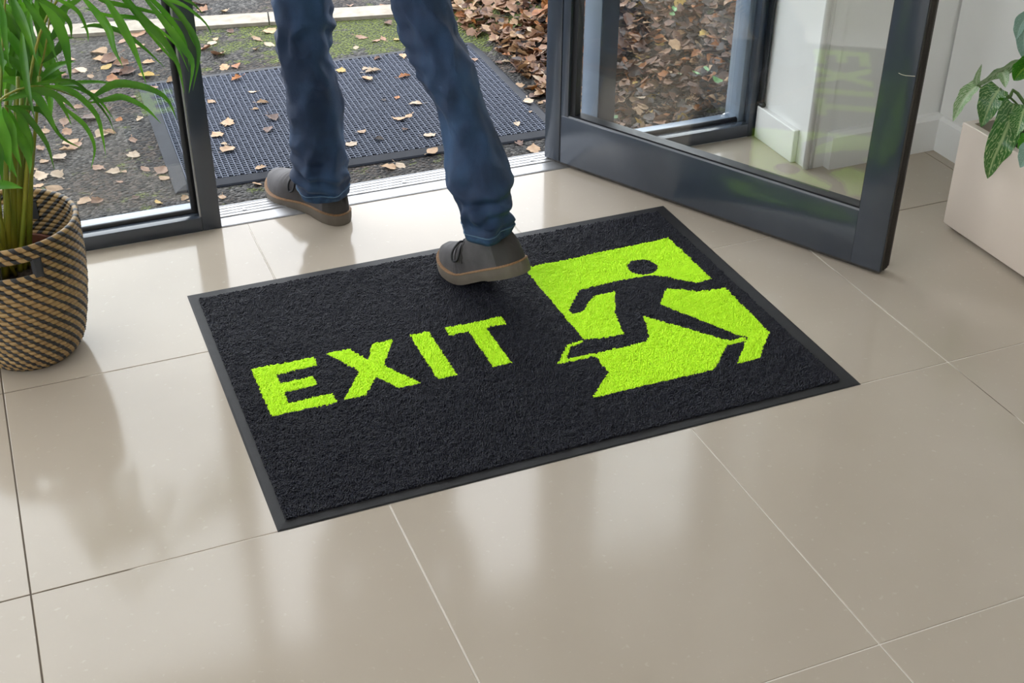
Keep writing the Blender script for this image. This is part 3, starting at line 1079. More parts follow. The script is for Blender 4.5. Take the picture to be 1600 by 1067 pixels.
# ---- shoes
def shoe(name, toe, heading, z0, theta, flip):
    H = Vector((heading[0], heading[1], 0)).normalized()
    S = Vector((-H.y, H.x, 0))                      # to the wearer's left
    LEN, XB = .278, .185
    root = empty(name, (toe[0] - H.x * .14, toe[1] - H.y * .14, z0))
    root.parent = person
    root.matrix_parent_inverse = person.matrix_basis.inverted()
    # centre line of the sole with the bend at the ball
    N = 200
    cl, x, z, a = {}, LEN, 0.0, 0.0
    xs_ = [LEN * (1 - i / N) for i in range(N + 1)]
    pos = []
    cx, cz = 0.0, 0.0
    for i, xx in enumerate(xs_):
        s_ = XB + .03 - xx
        ang = theta * min(1, max(0, s_ / .06))
        ang = ang * ang * (3 - 2 * ang / theta) / theta if theta > 1e-6 else 0.0
        pos.append((cx, cz, ang))
        d = LEN / N
        cx -= d * math.cos(ang)
        cz += d * math.sin(ang)

    def W(xl, yl, zl):
        i = min(N, max(0, (LEN - xl) / LEN * N))
        k = min(int(i), N - 1)
        u = i - k
        px = pos[k][0] * (1 - u) + pos[k + 1][0] * u
        pz = pos[k][1] * (1 - u) + pos[k + 1][1] * u
        an = pos[k][2] * (1 - u) + pos[k + 1][2] * u
        spring = max(0, xl - .215) ** 2 * 3.6
        zz = zl + spring
        fwd = px + zz * math.sin(an)
        zz = pz + zz * math.cos(an)
        return Vector((toe[0], toe[1], z0)) + H * fwd + S * yl + Vector((0, 0, zz))
    XW = [0, .004, .012, .026, .05, .09, .13, .165, .19, .21, .235, .252, .265, .273, .278]
    WI = [.006, .016, .024, .0295, .033, .0325, .0345, .041, .0445, .0445, .040, .033, .0235, .014, .003]
    inner = 1 if flip else -1

    def halfw(x, side):
        wv = np.interp(x, XW, WI)
        asym = .0055 * math.exp(-((x - .20) / .06) ** 2) - .004 * math.exp(-((x - .12) / .05) ** 2)
        return wv + asym * (1 if side == inner else -.6)
    # outline points of the sole
    us = np.concatenate([LEN / 2 - LEN / 2 * np.cos(np.linspace(0, math.pi, 44))])
    ol = [(x, halfw(x, 1)) for x in us] + [(x, -halfw(x, -1)) for x in us[::-1]]
    n = len(ol)

    def band(zt, zb, grow_t, grow_b, m, nm, parent, capb=True, capt=True):
        mb = MB()
        vs = []
        lv = 3
        for q in range(lv + 1):
            t = q / lv
            for (x, yl) in ol:
                g = (grow_b * (1 - t) + grow_t * t) + .0012 * math.sin(math.pi * t)
                cx_, l = .5 * LEN, 1 + g / .14
                arch = (zb(x) if callable(zb) else zb)
                top = (zt(x) if callable(zt) else zt)
                vs.append(W(min(LEN, max(0, x)), yl * (1 + g / .034), arch * (1 - t) + top * t) + H * ((x - cx_) / cx_ * g))
        fs = [(q * n + i, q * n + (i + 1) % n, (q + 1) * n + (i + 1) % n, (q + 1) * n + i) for q in range(lv) for i in range(n)]
        if capb:
            fs += [(i, i + 1, n - 2 - i, n - 1 - i)[::-1] for i in range(n // 2 - 1)]
        if capt:
            fs += [(lv * n + i, lv * n + i + 1, lv * n + n - 2 - i, lv * n + n - 1 - i) for i in range(n // 2 - 1)]
        mb.add(vs, fs)
        return mb.build(nm, m, parent, autosm=50)
    zt = lambda x: .023 + .005 * max(0, 1 - x / .16)
    zb = lambda x: .0 if x < .085 else (.0042 * math.sin(min(1, (x - .085) / .02) * math.pi / 2) * max(0, 1 - (x - .085) / .075))
    band(zt, zb, .0046, .0030, 'sole', 'sole', root)
    band(lambda x: zt(x) + .0035, zt, .0035, .0050, 'welt', 'welt', root)
    # upper: arched sections from heel to toe
    HX = [0, .006, .02, .05, .085, .105, .125, .145, .170, .195, .22, .245, .262, .272, .278]
    HH = [.034, .056, .074, .084, .086, .084, .077, .069, .060, .053, .047, .040, .031, .019, .004]
    mb, hp = MB(), MB()
    NX, NT = 90, 36
    vs = []
    for i in range(NX + 1):
        x = LEN / 2 - LEN / 2 * math.cos(math.pi * i / NX)
        h = np.interp(x, HX, HH)
        p_ = .42 + .35 * min(1, max(0, (x - .08) / .12))
        for k in range(NT + 1):
            t = math.pi * k / NT
            c, s_ = math.cos(t), math.sin(t)
            side = 1 if c > 0 else -1
            wv = halfw(x, side)
            yv = math.copysign(abs(c) ** .75, c) * wv * .99
            if x < .13:
                yv *= 1 - .18 * (s_ ** p_) * min(1, (.13 - x) / .06 + .3)
            zl = zt(x) + .002 + h * s_ ** p_
            # creases over the ball of the foot
            cr = math.exp(-((x - .178) / .022) ** 2) * (.0048 if theta > .1 else .0022)
            zl += cr * math.sin(x * 2 * math.pi / .0135 + 2.0 * c) * s_
            yv += math.copysign(cr * .7 * math.sin(x * 2 * math.pi / .0135 + 1.5), c)
            xx = x + .010 * s_ ** 2 * max(0, 1 - x / .05)
            vs.append(W(xx, yv, zl))
    mb.add(vs, [(i * (NT + 1) + k, (i + 1) * (NT + 1) + k, (i + 1) * (NT + 1) + k + 1, i * (NT + 1) + k + 1) for i in range(NX) for k in range(NT)])
    mb.f.append(tuple(range(NT + 1)))
    mb.mi.append(0)
    mb.build('upper', 'nubuck', root, autosm=70)
    # heel counter panel lies over the upper
    kx = [i for i in range(NX + 1) if LEN / 2 - LEN / 2 * math.cos(math.pi * i / NX) < .047]
    cpt = W(.05, 0, .05)
    hv_ = []
    for i in kx:
        for k in range(NT + 1):
            q = vs[i * (NT + 1) + k]
            hv_.append(q + (q - cpt).normalized() * .0011)
    hp.add(hv_, [(i * (NT + 1) + k, (i + 1) * (NT + 1) + k, (i + 1) * (NT + 1) + k + 1, i * (NT + 1) + k + 1) for i in range(len(kx) - 1) for k in range(NT)])
    hp.f.append(tuple(range(NT + 1)))
    hp.mi.append(0)
    hp.build('heel_panel', 'nubuck_dark', root, autosm=70)
    # seam along the quarter
    for side in (1, -1):
        sm = MB()
        line = []
        for q in range(12):
            t = q / 11
            x = .150 - .018 * t
            i = int(round(math.acos(1 - 2 * x / LEN) / math.pi * NX))
            k = int(2 + 10 * t) if side > 0 else NT - int(2 + 10 * t)
            line.append(vs[i * (NT + 1) + k] + (vs[i * (NT + 1) + k] - W(.14, 0, .03)).normalized() * .0006)
        sm.tube(line, .0009, 5)
        sm.build('seam', 'nubuck_dark', root, smooth=True)
    # laces: two rungs and a hanging loop on each side of the throat
    for side in (1, -1):
        lc = MB()
        b0 = W(.146, side * .013, zt(.146) + .066)
        pts = [b0, b0 + S * side * .012 + H * .004 + Vector((0, 0, .003)), b0 + S * side * .028 + H * .010 + Vector((0, 0, -.016)), b0 + S * side * .033 + H * .006 + Vector((0, 0, -.036)),
               b0 + S * side * .031 - H * .007 + Vector((0, 0, -.030)), b0 + S * side * .018 - H * .004 + Vector((0, 0, -.008)), b0 + Vector((0, 0, .001))]
        lc.tube(spline(pts, 26), .0026, 7)
        lc.build('lace_loop', 'lace', root, smooth=True)
    for x in (.142, .156):
        lc = MB()
        h = float(np.interp(x, HX, HH))
        lc.tube(spline([W(x, -.018, zt(x) + h * .93), W(x + .004, 0, zt(x) + h + .0045), W(x, .018, zt(x) + h * .93)], 12), .0019, 7)
        lc.build('lace', 'lace', root, smooth=True)
    return root


s1 = shoe('shoe', (.300, 1.290), (-.43, .90), .0005, 0.0, True)
s1['label'] = 'grey suede boot stepping on the threshold'
s2 = shoe('shoe', (.566, .752), (-.41, .91), .0078, math.radians(27), False)
s2['label'] = 'grey suede boot with heel lifted off the exit mat'

# ================================================================== BASKET
BX, BY, BH = -.333, .747, .300
bz = [0, .006, .02, .04, .09, .15, .21, .26, .285, .300]
brd = [.074, .088, .101, .110, .1215, .132, .1375, .1385, .1385, .1385]
bk = tag(empty('woven_basket', (BX, BY, 0)), 'tall round woven cane basket with dark diagonal wrapping holding the palm', 'basket')
NR, REP, SUB = 29, 34, 9
SLN = .44 * math.pi / REP
ph = BH / NR
# the hand hole faces the viewer
hang = math.atan2(CAM.y - BY, CAM.x - BX) - .10
HOLE, HR0, HR1 = .40, 23, 26
for r in range(NR):
    z = (r + .5) * ph
    R = float(np.interp(z, bz, brd)) - .004
    mb = MB()
    n = REP * SUB
    ns = 8
    ringv, mi = [], []
    hole = HR0 <= r < HR1
    for i in range(n):
        th = 2 * math.pi * i / n
        u = (i / SUB + r * .44) % 1.0
        dark = u < .42
        # each wrap bulges, the joints dip
        uu = u / .42 if dark else (u - .42) / .58
        bul = (.0009 if dark else .0) + .0015 * math.sin(math.pi * uu)
        slant = 0.0
        for k in range(ns):
            a = 2 * math.pi * k / ns + .5
            rad = R + (.0046 + bul) * math.cos(a)
            zz = z + (ph * .5 + .0007) * math.sin(a) - slant
            tv = th - SLN * math.sin(a)
            ringv.append((BX + rad * math.cos(tv), BY + rad * math.sin(tv), max(0.0004, zz)))
    fs, ms = [], []
    for i in range(n):
        th = 2 * math.pi * (i + .5) / n
        da = (th - hang + math.pi) % (2 * math.pi) - math.pi
        da2 = (th - hang) % (2 * math.pi) - math.pi
        if hole and (abs(da) < HOLE or abs(da2) < HOLE):
            continue
        u = ((i + .5) / SUB + r * .44) % 1.0
        for k in range(ns):
            fs.append((i * ns + k, ((i + 1) % n) * ns + k, ((i + 1) % n) * ns + (k + 1) % ns, i * ns + (k + 1) % ns))
            ms.append(1 if u < .42 else 0)
    mb.v, mb.f, mb.mi = ringv, fs, ms
    mb.build('coil', ['cane', 'cane_dark'], bk, smooth=True)
for s_ in (0, math.pi):
    for e_ in (-HOLE, HOLE):
        th = hang + s_ + e_
        R = float(np.interp(24 * ph, bz, brd))
        t = Vector((-math.sin(th), math.cos(th), 0))
        nrm = Vector((math.cos(th), math.sin(th), 0))
        c = Vector((BX, BY, 0)) + nrm * (R - .004)
        mb = MB()
        zs0, zs1 = HR0 * ph - .004, HR1 * ph + .004
        vs = []
        for z in (zs0, zs1):
            for a, b_ in ((-.0085, -.007), (.0085, -.007), (.0085, .0065), (.006, .0078), (-.006, .0078), (-.0085, .0065)):
                vs.append(c + t * a + nrm * b_ + Vector((0, 0, z)))
        mb.add(vs, [(i, (i + 1) % 6, 6 + (i + 1) % 6, 6 + i) for i in range(6)] + [tuple(range(6))[::-1], tuple(range(6, 12))])
        mb.build('handle_strap', 'strap', bk)
mb = MB()
mb.tube([(BX, BY, .001), (BX, BY, .004)], .086, 40)
mb.build('base', 'cane_dark', bk, autosm=40)

# ================================================================== PALM
palm = tag(empty('potted_palm', (BX, BY, .004)), 'leafy green areca palm with arching fronds standing in the woven basket', 'plant')
pt = MB()
n = 40
vs = []
for rr, z in ((.080, .006), (.098, .196), (.104, .196), (.104, .214), (.097, .214), (.093, .180)):
    for k in range(n):
        a = 2 * math.pi * k / n
        vs.append((BX + rr * math.cos(a), BY + rr * math.sin(a), z))
pt.add(vs, [(i * n + k, i * n + (k + 1) % n, (i + 1) * n + (k + 1) % n, (i + 1) * n + k) for i in range(5) for k in range(n)] + [tuple(range(n))[::-1]])
pt.build('nursery_pot', 'terracotta', palm, autosm=40)
so = MB()
vs = [(BX, BY, .192)]
for q, rr in enumerate((.03, .06, .094)):
    for k in range(24):
        a = 2 * math.pi * k / 24
        vs.append((BX + rr * math.cos(a), BY + rr * math.sin(a), .190 + random.uniform(-.006, .006)))
so.add(vs, [(0, 1 + k, 1 + (k + 1) % 24) for k in range(24)] + [(1 + q * 24 + k, 25 + q * 24 + k, 25 + q * 24 + (k + 1) % 24, 1 + q * 24 + (k + 1) % 24) for q in range(2) for k in range(24)])
so.build('soil', 'soil', palm, smooth=True)


def blade(pts, width, parent, m, name='leaflet', n=14, fold=.25, peak=.35):
    """long tapering leaflet along a curve, folded along its midrib"""
    c = spline(pts, n)
    vs, fs = [], []
    for i, p in enumerate(c):
        t = (c[min(i + 1, n - 1)] - c[max(i - 1, 0)]).normalized()
        s = i / (n - 1)
        wd = width * .5 * (min(1, (s / peak)) ** .7 if s < peak else max(0.02, 1 - ((s - peak) / (1 - peak)) ** 1.6))
        view = (CAM - p).normalized()
        sd0 = t.cross(view)
        sd0 = sd0.normalized() if sd0.length > 1e-5 else t.orthogonal().normalized()
        nrm = sd0.cross(t).normalized()
        rot = Matrix.Rotation(blade.twist, 3, t)
        sd = rot @ sd0
        nr = rot @ nrm
        vs += [p - sd * wd + nr * wd * fold, p - sd * wd * .5 + nr * wd * fold * .25, p - nr * wd * fold * .3, p + sd * wd * .5 + nr * wd * fold * .25, p + sd * wd + nr * wd * fold]
        if i:
            o_ = (i - 1) * 5
            fs += [(o_ + k, o_ + k + 1, o_ + k + 6, o_ + k + 5) for k in range(4)]
    mb = MB().add(vs, fs)
    return mb.build(name, m, parent, smooth=True)


blade.twist = 0.0


def frond(rachis, leaflets, r0=.004):
    """rachis: world points; leaflets: [(pixel polyline, y start, y end, width in px)]"""
    mb = MB()
    c = spline(rachis, 18)
    mb.tube(c, [r0 * (1 - .7 * i / 17) for i in range(18)], 7)
    fr = mb.build('frond', 'palm_cane', palm, smooth=True)
    for pl, ya, yb, wpx in leaflets:
        pts = []
        m = len(pl) - 1
        for i, q in enumerate(pl):
            y = ya + (yb - ya) * i / m
            pts.append(at(q[0], q[1], 1, y))
        dep = (pts[0] - CAM).dot(F_)
        blade.twist = random.uniform(-.45, .45)
        blade(pts, wpx * dep / FPX, fr, 'palm_leaf')
    return fr


root = Vector((BX, BY, .19))
# arching frond that crosses the window post
frond([root + Vector((.02, .01, 0)), at(40, 200, 1, .79), at(60, 60, 1, .83), at(110, -20, 1, .86), at(190, -40, 1, .89), at(270, -18, 1, .91)],
      [([(120, -14), (150, 18), (170, 45), (178, 75), (192, 104)], .86, .80, 15), ([(150, -22), (180, 22), (198, 55), (212, 84), (229, 133)], .87, .82, 15),
       ([(180, -26), (222, 26), (252, 58), (277, 98), (288, 146)], .88, .84, 14), ([(205, -30), (258, 36), (287, 76), (301, 100), (295, 146)], .89, .86, 13),
       ([(240, -20), (284, 28), (306, 64), (310, 92), (301, 142)], .90, .87, 11), ([(130, 12), (170, 24), (220, 30), (272, 66), (295, 112)], .87, .92, 8),
       ([(125, 44), (150, 40), (190, 50), (226, 76), (258, 106)], .86, .93, 9), ([(250, -14), (282, 6), (304, 20), (324, 40), (331, 57)], .91, .94, 5),
       ([(225, -24), (262, 4), (288, 30), (300, 60), (312, 84)], .90, .95, 8), ([(195, -30), (240, 2), (275, 42), (290, 70), (296, 104)], .89, .95, 9),
       ([(165, -28), (205, 12), (236, 52), (258, 80), (276, 100)], .88, .95, 9), ([(268, -18), (285, -4), (302, 6), (318, 22)], .91, .90, 6),
       ([(140, -20), (158, 0), (200, 10), (250, 22), (300, 38)], .87, .96, 8), ([(210, -36), (250, -8), (290, 10), (312, 30)], .89, .86, 8)])
# middle frond fanning out to the right
frond([root + Vector((-.01, -.02, 0)), at(-12, 250, 1, .74), at(-4, 190, 1, .73), at(0, 156, 1, .72), at(60, 134, 1, .73), at(142, 160, 1, .77)],
      [([(0, 153), (54, 132), (96, 126), (124, 132), (166, 178), (180, 211)], .72, .77, 7), ([(0, 159), (40, 146), (70, 142), (99, 155), (121, 175)], .72, .72, 15),
       ([(48, 136), (88, 136), (118, 146), (150, 178), (160, 212), (165, 242)], .73, .75, 10), ([(90, 160), (112, 178), (134, 198), (148, 230), (142, 265)], .74, .74, 8),
       ([(135, 160), (160, 142), (185, 131), (228, 137), (260, 154), (276, 187)], .77, .83, 14), ([(135, 162), (170, 155), (192, 152), (226, 168), (252, 193)], .77, .81, 11),
       ([(6, 164), (28, 172), (42, 182), (72, 222), (85, 265)], .71, .70, 13), ([(40, 146), (58, 152), (76, 180), (90, 211)], .72, .71, 14),
       ([(0, 164), (2, 200), (8, 236), (27, 278)], .70, .68, 25), ([(14, 168), (26, 200), (38, 226), (46, 250), (47, 272)], .71, .69, 18),
       ([(28, 172), (42, 200), (50, 225), (49, 248)], .72, .72, 10), ([(-8, 170), (-6, 205), (-2, 240), (4, 285)], .69, .67, 22), ([(70, 140), (104, 132), (150, 128), (196, 134)], .74, .86, 8),
       ([(18, 165), (44, 168), (70, 176), (96, 214), (128, 232)], .73, .78, 10), ([(4, 166), (14, 196), (20, 224), (34, 262)], .68, .66, 20), ([(24, 168), (34, 190), (44, 214), (50, 240)], .70, .70, 14),
       ([(-2, 150), (-4, 190), (10, 222), (16, 270)], .67, .66, 24), ([(60, 138), (84, 148), (100, 170), (112, 196)], .74, .74, 9), ([(100, 134), (128, 140), (156, 158), (180, 190)], .76, .80, 7)])
# dense upright fronds at the picture edge
frond([root, at(0, 240, 1, .75), at(2, 120, 1, .76), at(8, 0, 1, .77), at(20, -90, 1, .78)],
      [([(-4, -10), (4, 25), (8, 65), (15, 106)], .74, .70, 11), ([(16, -14), (28, 20), (42, 52), (58, 100)], .75, .70, 17), ([(30, -10), (52, 18), (72, 50), (92, 102)], .76, .74, 12),
       ([(60, 2), (82, 26), (98, 58), (106, 92), (111, 130)], .77, .76, 19), ([(34, 40), (37, 90), (44, 140), (55, 188)], .74, .68, 13), ([(48, -10), (84, 12), (108, 34), (112, 62)], .78, .80, 11),
       ([(62, -12), (96, 2), (122, 18), (136, 48), (138, 66)], .79, .84, 7), ([(-12, 30), (-6, 60), (2, 90), (6, 120)], .74, .72, 12)])
frond([root + Vector((.02, -.02, 0)), at(30, 260, 1, .80), at(46, 170, 1, .82), at(70, 80, 1, .84), at(84, -30, 1, .86)],
      [([(48, 160), (50, 120), (40, 80), (22, 30)], .81, .84, 14), ([(56, 130), (78, 110), (96, 100), (118, 96)], .82, .88, 13), ([(60, 120), (52, 80), (46, 40), (48, -10)], .82, .86, 15),
       ([(64, 100), (88, 80), (100, 62), (116, 58)], .83, .90, 12), ([(70, 80), (64, 50), (56, 20), (60, -20)], .84, .88, 14), ([(72, 70), (90, 46), (100, 20), (112, -10)], .84, .90, 14),
       ([(52, 150), (70, 128), (84, 118), (104, 112)], .82, .86, 15), ([(54, 140), (36, 110), (14, 92), (-8, 84)], .82, .84, 16), ([(58, 128), (34, 84), (12, 52), (-10, 30)], .82, .86, 16),
       ([(66, 92), (42, 54), (26, 26), (8, -14)], .83, .88, 16), ([(50, 155), (30, 130), (10, 124), (-10, 128)], .81, .82, 14), ([(76, 40), (96, 16), (118, 2), (140, -10)], .85, .90, 12)])
fill = []
for i in range(40):
    x0_, y0_ = random.uniform(-10, 70), random.uniform(-20, 110)
    dx, dy_ = random.uniform(-25, 45), random.uniform(40, 90)
    fill.append(([(x0_, y0_), (x0_ + dx * .5, y0_ + dy_ * .25), (x0_ + dx * .9, y0_ + dy_ * .6), (x0_ + dx, y0_ + dy_)], random.uniform(.84, .94), random.uniform(.84, .95), random.uniform(10, 19)))
frond([root + Vector((-.02, .03, 0)), at(20, 240, 1, .84), at(24, 120, 1, .87), at(26, 0, 1, .89), at(30, -60, 1, .90)], fill)
# a short flat leaf low in the basket and canes
fl = frond([root + Vector((.0, -.03, 0)), at(-30, 320, 1, .70), at(-20, 300, 1, .69)], [([(-24, 296), (-6, 288), (16, 289), (36, 294)], .69, .67, 17)])
for i, (bx_, by_, tx, ty, dy, rr) in enumerate(((4, 386, -16, 190, .72, .0065), (14, 388, 6, 170, .735, .0060), (22, 384, 20, 180, .75, .0075), (30, 380, 34, 150, .765, .0065), (38, 372, 42, 190, .775, .0070),
                                               (46, 378, 50, 230, .75, .0055), (-10, 390, -30, 190, .71, .0070), (10, 376, 10, 140, .78, .0060), (26, 372, 28, 120, .79, .0055), (-4, 378, -6, 160, .77, .0065), (34, 388, 46, 210, .73, .0055), (40, 384, 62, 120, .77, .0045))):
    a = at(bx_, by_, 1, dy)
    b_ = at(tx, ty, 1, dy)
    dirv = (b_ - a)
    basep = a - dirv * ((a.z - .185) / max(.05, dirv.z))
    # keep the foot inside the pot
    off = Vector((basep.x - BX, basep.y - BY, 0))
    if off.length > .075:
        basep -= off * (1 - .075 / off.length)
    c = spline([basep, a, (a + b_) / 2, b_], 12)
    mb = MB().tube(c, [rr * (1.15 - .5 * q / 11) for q in range(12)], 8)
    mb.build('stem', 'palm_cane', palm, smooth=True)

# ================================================================== PLANTER + plant on the right
PL = tag(empty('planter_box', (1.89, .2, 0)), 'pale beige square planter standing by the right wall', 'planter')
mb = MB()
ox0, ox1, oy0, oy1, zt_ = 1.768, 2.018, -.12, .490, .273
tp = .004
lv = [(ox0, ox1, oy0, oy1, .010), (ox0 - .002, ox1 + .002, oy0 - .002, oy1 + .002, .014), (ox0 - tp, ox1 + tp, oy0 - tp, oy1 + tp, zt_ - .002), (ox0 - tp + .002, ox1 + tp - .002, oy0 - tp + .002, oy1 + tp - .002, zt_),
      (ox0 + .014, ox1 - .014, oy0 + .014, oy1 - .014, zt_), (ox0 + .016, ox1 - .016, oy0 + .016, oy1 - .016, zt_ - .05)]
vs = []
for a, b_, c, d, z in lv:
    vs += [(a, c, z), (b_, c, z), (b_, d, z), (a, d, z)]
mb.add(vs, [(i * 4 + k, i * 4 + (k + 1) % 4, (i + 1) * 4 + (k + 1) % 4, (i + 1) * 4 + k) for i in range(5) for k in range(4)] + [(3, 2, 1, 0)])
mb.build('box', 'planter', PL, autosm=30)
MB().box(ox0 + .02, ox1 - .02, oy0 + .02, oy1 - .02, 0, .011).build('plinth', 'gasket', PL)
MB().box(ox0 + .015, ox1 - .015, oy0 + .015, oy1 - .015, zt_ - .06, zt_ - .03).build('soil', 'soil', PL)

vp = tag(empty('variegated_plant', (1.88, .34, zt_ - .03)), 'broad veined green leaf plant growing in the beige planter', 'plant')


def broad(pts, width, m, curl=.2, twist=0.0, lobes=True, n=16, stem=None):
    """broad blade with ruffled margins, folded along the midrib; UV runs along and across"""
    c = spline(pts, n)
    vs, fs, uvs = [], [], []
    NC = 9
    for i, p in enumerate(c):
        t = (c[min(i + 1, n - 1)] - c[max(i - 1, 0)]).normalized()
        s = i / (n - 1)
        wd = width * .5 * (max(0.0, math.sin(math.pi * min(1, s * .86 + .14) ** .8)) ** .75)
        if i == n - 1:
            wd = width * .01
        view = (CAM - p).normalized()
        sd0 = t.cross(view).normalized()
        nr0 = sd0.cross(t).normalized()
        rt = Matrix.Rotation(twist, 3, t)
        sd, nr = rt @ sd0, rt @ nr0
        for k in range(NC):
            v = k / (NC - 1) * 2 - 1
            ruff = .17 * wd * math.sin(s * 17 + v * 2) * abs(v) ** 2
            vs.append(p + sd * (wd * v) + nr * (wd * curl * (abs(v) ** 1.5) + ruff - .10 * wd * (1 - abs(v)) ** 3) + t * (.18 * wd * -abs(v)))
            uvs.append((s, (v + 1) / 2))
        if i:
            o_ = (i - 1) * NC
            fs += [(o_ + k, o_ + k + 1, o_ + k + NC + 1, o_ + k + NC) for k in range(NC - 1)]
    mb = MB().add(vs, fs)
    me = mb.mesh('leaf', m, True)
    ul = me.uv_layers.new(name='UVMap')
    for lp in me.loops:
        ul.data[lp.index].uv = uvs[lp.vertex_index]
    lf = link('leaf', me, vp)
    if stem is not None:
        st_ = MB().tube(spline([pts[0], (Vector(pts[0]) + Vector(stem)) / 2 + Vector((0, 0, .02)), stem], 10), .0024, 6)
        st_.build('stem', 'stem_green', lf, smooth=True)
    return lf


A_ = lambda x, y, X: at(x, y, 0, X)
ct = Vector((1.90, .33, zt_ - .03))
broad([A_(1527, 133, 1.80), A_(1512, 148, 1.79), A_(1500, 166, 1.78), A_(1489, 190, 1.775)], .036, 'pale_veined_leaf', .5, .5, stem=ct + Vector((-.02, .05, 0)))
broad([A_(1526, 134, 1.80), A_(1526, 122, 1.80), A_(1534, 100, 1.80)], .016, 'pale_veined_leaf', .4, .3)
broad([A_(1604, 92, 1.83), A_(1576, 104, 1.82), A_(1550, 118, 1.81), A_(1524, 136, 1.80)], .040, 'pale_veined_leaf', .35, -.9, stem=ct + Vector((0, 0, 0)))
broad([A_(1566, 112, 1.815), A_(1570, 122, 1.81), A_(1571, 137, 1.805)], .026, 'pale_veined_leaf', .4, .2)
broad([A_(1562, 138, 1.82), A_(1552, 152, 1.81), A_(1543, 172, 1.80), A_(1533, 199, 1.795)], .064, 'veined_leaf', .28, .35, stem=ct + Vector((-.02, .03, 0)))
broad([A_(1577, 172, 1.83), A_(1566, 165, 1.82), A_(1556, 160, 1.82)], .05, 'bright_leaf', .3, -.6, stem=ct)
broad([A_(1585, 162, 1.815), A_(1577, 192, 1.775), A_(1563, 225, 1.750), A_(1551, 252, 1.748), A_(1543, 279, 1.748)], .066, 'veined_leaf', .22, -.15, stem=ct + Vector((0, -.02, 0)))
broad([A_(1600, 168, 1.82), A_(1594, 190, 1.79), A_(1588, 214, 1.77)], .05, 'veined_leaf', .3, .4, stem=ct)
broad([A_(1612, 20, 1.86), A_(1598, 34, 1.85), A_(1592, 48, 1.845), A_(1588, 62, 1.84)], .030, 'bluish_leaf', .5, .4)
broad([A_(1606, 28, 1.86), A_(1600, 52, 1.855), A_(1600, 76, 1.85), A_(1604, 100, 1.85)], .034, 'bluish_leaf', .3, .2, stem=ct + Vector((0, -.03, 0)))
broad([A_(1616, 96, 1.84), A_(1602, 106, 1.83), A_(1592, 116, 1.825), A_(1584, 126, 1.82)], .058, 'bright_leaf', .25, -.4, stem=ct)
broad([A_(1610, 214, 1.78), A_(1602, 222, 1.77), A_(1590, 232, 1.765)], .034, 'bright_leaf', .5, .2, stem=ct + Vector((0, -.05, 0)))
broad([A_(1612, 226, 1.76), A_(1604, 242, 1.755), A_(1594, 262, 1.75)], .04, 'bluish_leaf', .3, .2, stem=ct + Vector((0, -.08, 0)))
for i, (a, zz, l) in enumerate(((-1.2, .42, .16), (-.6, .47, .15), (-1.9, .38, .17), (-.1, .40, .12), (-2.4, .36, .14), (-1.5, .52, .12), (.5, .41, .10), (-2.9, .40, .13), (-1.0, .36, .18), (-1.7, .45, .15), (2.6, .40, .12), (-.3, .50, .11))):
    c0 = Vector((1.89, .18, zz))
    d = Vector((math.cos(a) * .8, math.sin(a), 0))
    broad([c0 + d * .03, c0 + d * (.03 + l * .4) + Vector((-.01, 0, .02)), c0 + d * (.03 + l * .7) + Vector((-.01, 0, .0)), c0 + d * (.03 + l) + Vector((-.02, 0, -.04))], .07, ['veined_leaf', 'bright_leaf', 'pale_veined_leaf'][i % 3], .3, .3, stem=Vector((1.89, .2, zt_ - .03)))
# stem with rolled pale stalk
MB().tube(spline([ct, A_(1590, 146, 1.85), A_(1578, 152, 1.83), A_(1566, 152, 1.82)], 10), .004, 7).build('stem', 'stem_green', vp, smooth=True)

# ================================================================== FALLEN LEAVES
def leaf_mesh(name, L=.05, W=.036, kind=0, seed=0):
    """one dry leaf: 7 stations x 5 points, ruffled, curled, with a stalk"""
    r = random.Random(seed)
    vs, fs = [], []
    n = 6
    curl, bend, twist = r.uniform(-.15, .55), r.uniform(-3, 8), r.uniform(-.4, .4)
    for i in range(n + 1):
        s = i / n
        if kind == 0:
            wv = math.sin(math.pi * min(1, s ** .75)) ** .8
        elif kind == 1:
            wv = math.sin(math.pi * s ** .6) ** .7 * (1 + .18 * (-1) ** i)
        else:
            wv = max(.0, 1 - abs(s - .42) * 1.75) ** .6 * (1 + .12 * (-1) ** i)
        wv = wv * W / 2
        x = (s - .5) * L
        for v in (-1, -.5, 0, .5, 1):
            jj = 1 + r.uniform(-.12, .12) * abs(v)
            y = v * wv * jj
            z = curl * abs(y) * 1.0 + bend * x * x + twist * x * y * 12 + r.uniform(-.0012, .0012) * (abs(v) > .4)
            vs.append((x + r.uniform(-.002, .002) * abs(v), y, z))
        if i:
            o_ = (i - 1) * 5
            fs += [(o_ + k, o_ + k + 1, o_ + k + 6, o_ + k + 5) for k in range(4)]
    b0 = len(vs)
    x = -L / 2
    zb = bend * x * x
    vs += [(x, -.0006, zb), (x, .0006, zb), (x - L * .35, .0006 + r.uniform(-.006, .006), zb + .004), (x - L * .35, -.0006, zb + .004)]
    fs.append((b0, b0 + 1, b0 + 2, b0 + 3))
    zmin = min(v[2] for v in vs)
    vs = [(a, b_, c - zmin + .0006) for a, b_, c in vs]
    return vs, fs


VAR = [leaf_mesh('l', .052, .040, k % 3, 100 + k) for k in range(9)]
KINDS = ['tan', 'pink', 'brown', 'dark', 'orange', 'yellow', 'pale']
LM = {}
for k, (v, f) in enumerate(VAR):
    for nm in KINDS:
        LM[(k, nm)] = MB().add(v, f).mesh('leaf_blade', 'leaf_' + nm, True)
WORD = {'tan': 'light tan', 'pink': 'pinkish brown', 'brown': 'mid brown', 'dark': 'dark wet brown', 'orange': 'orange brown', 'yellow': 'yellow', 'pale': 'pale bleached'}


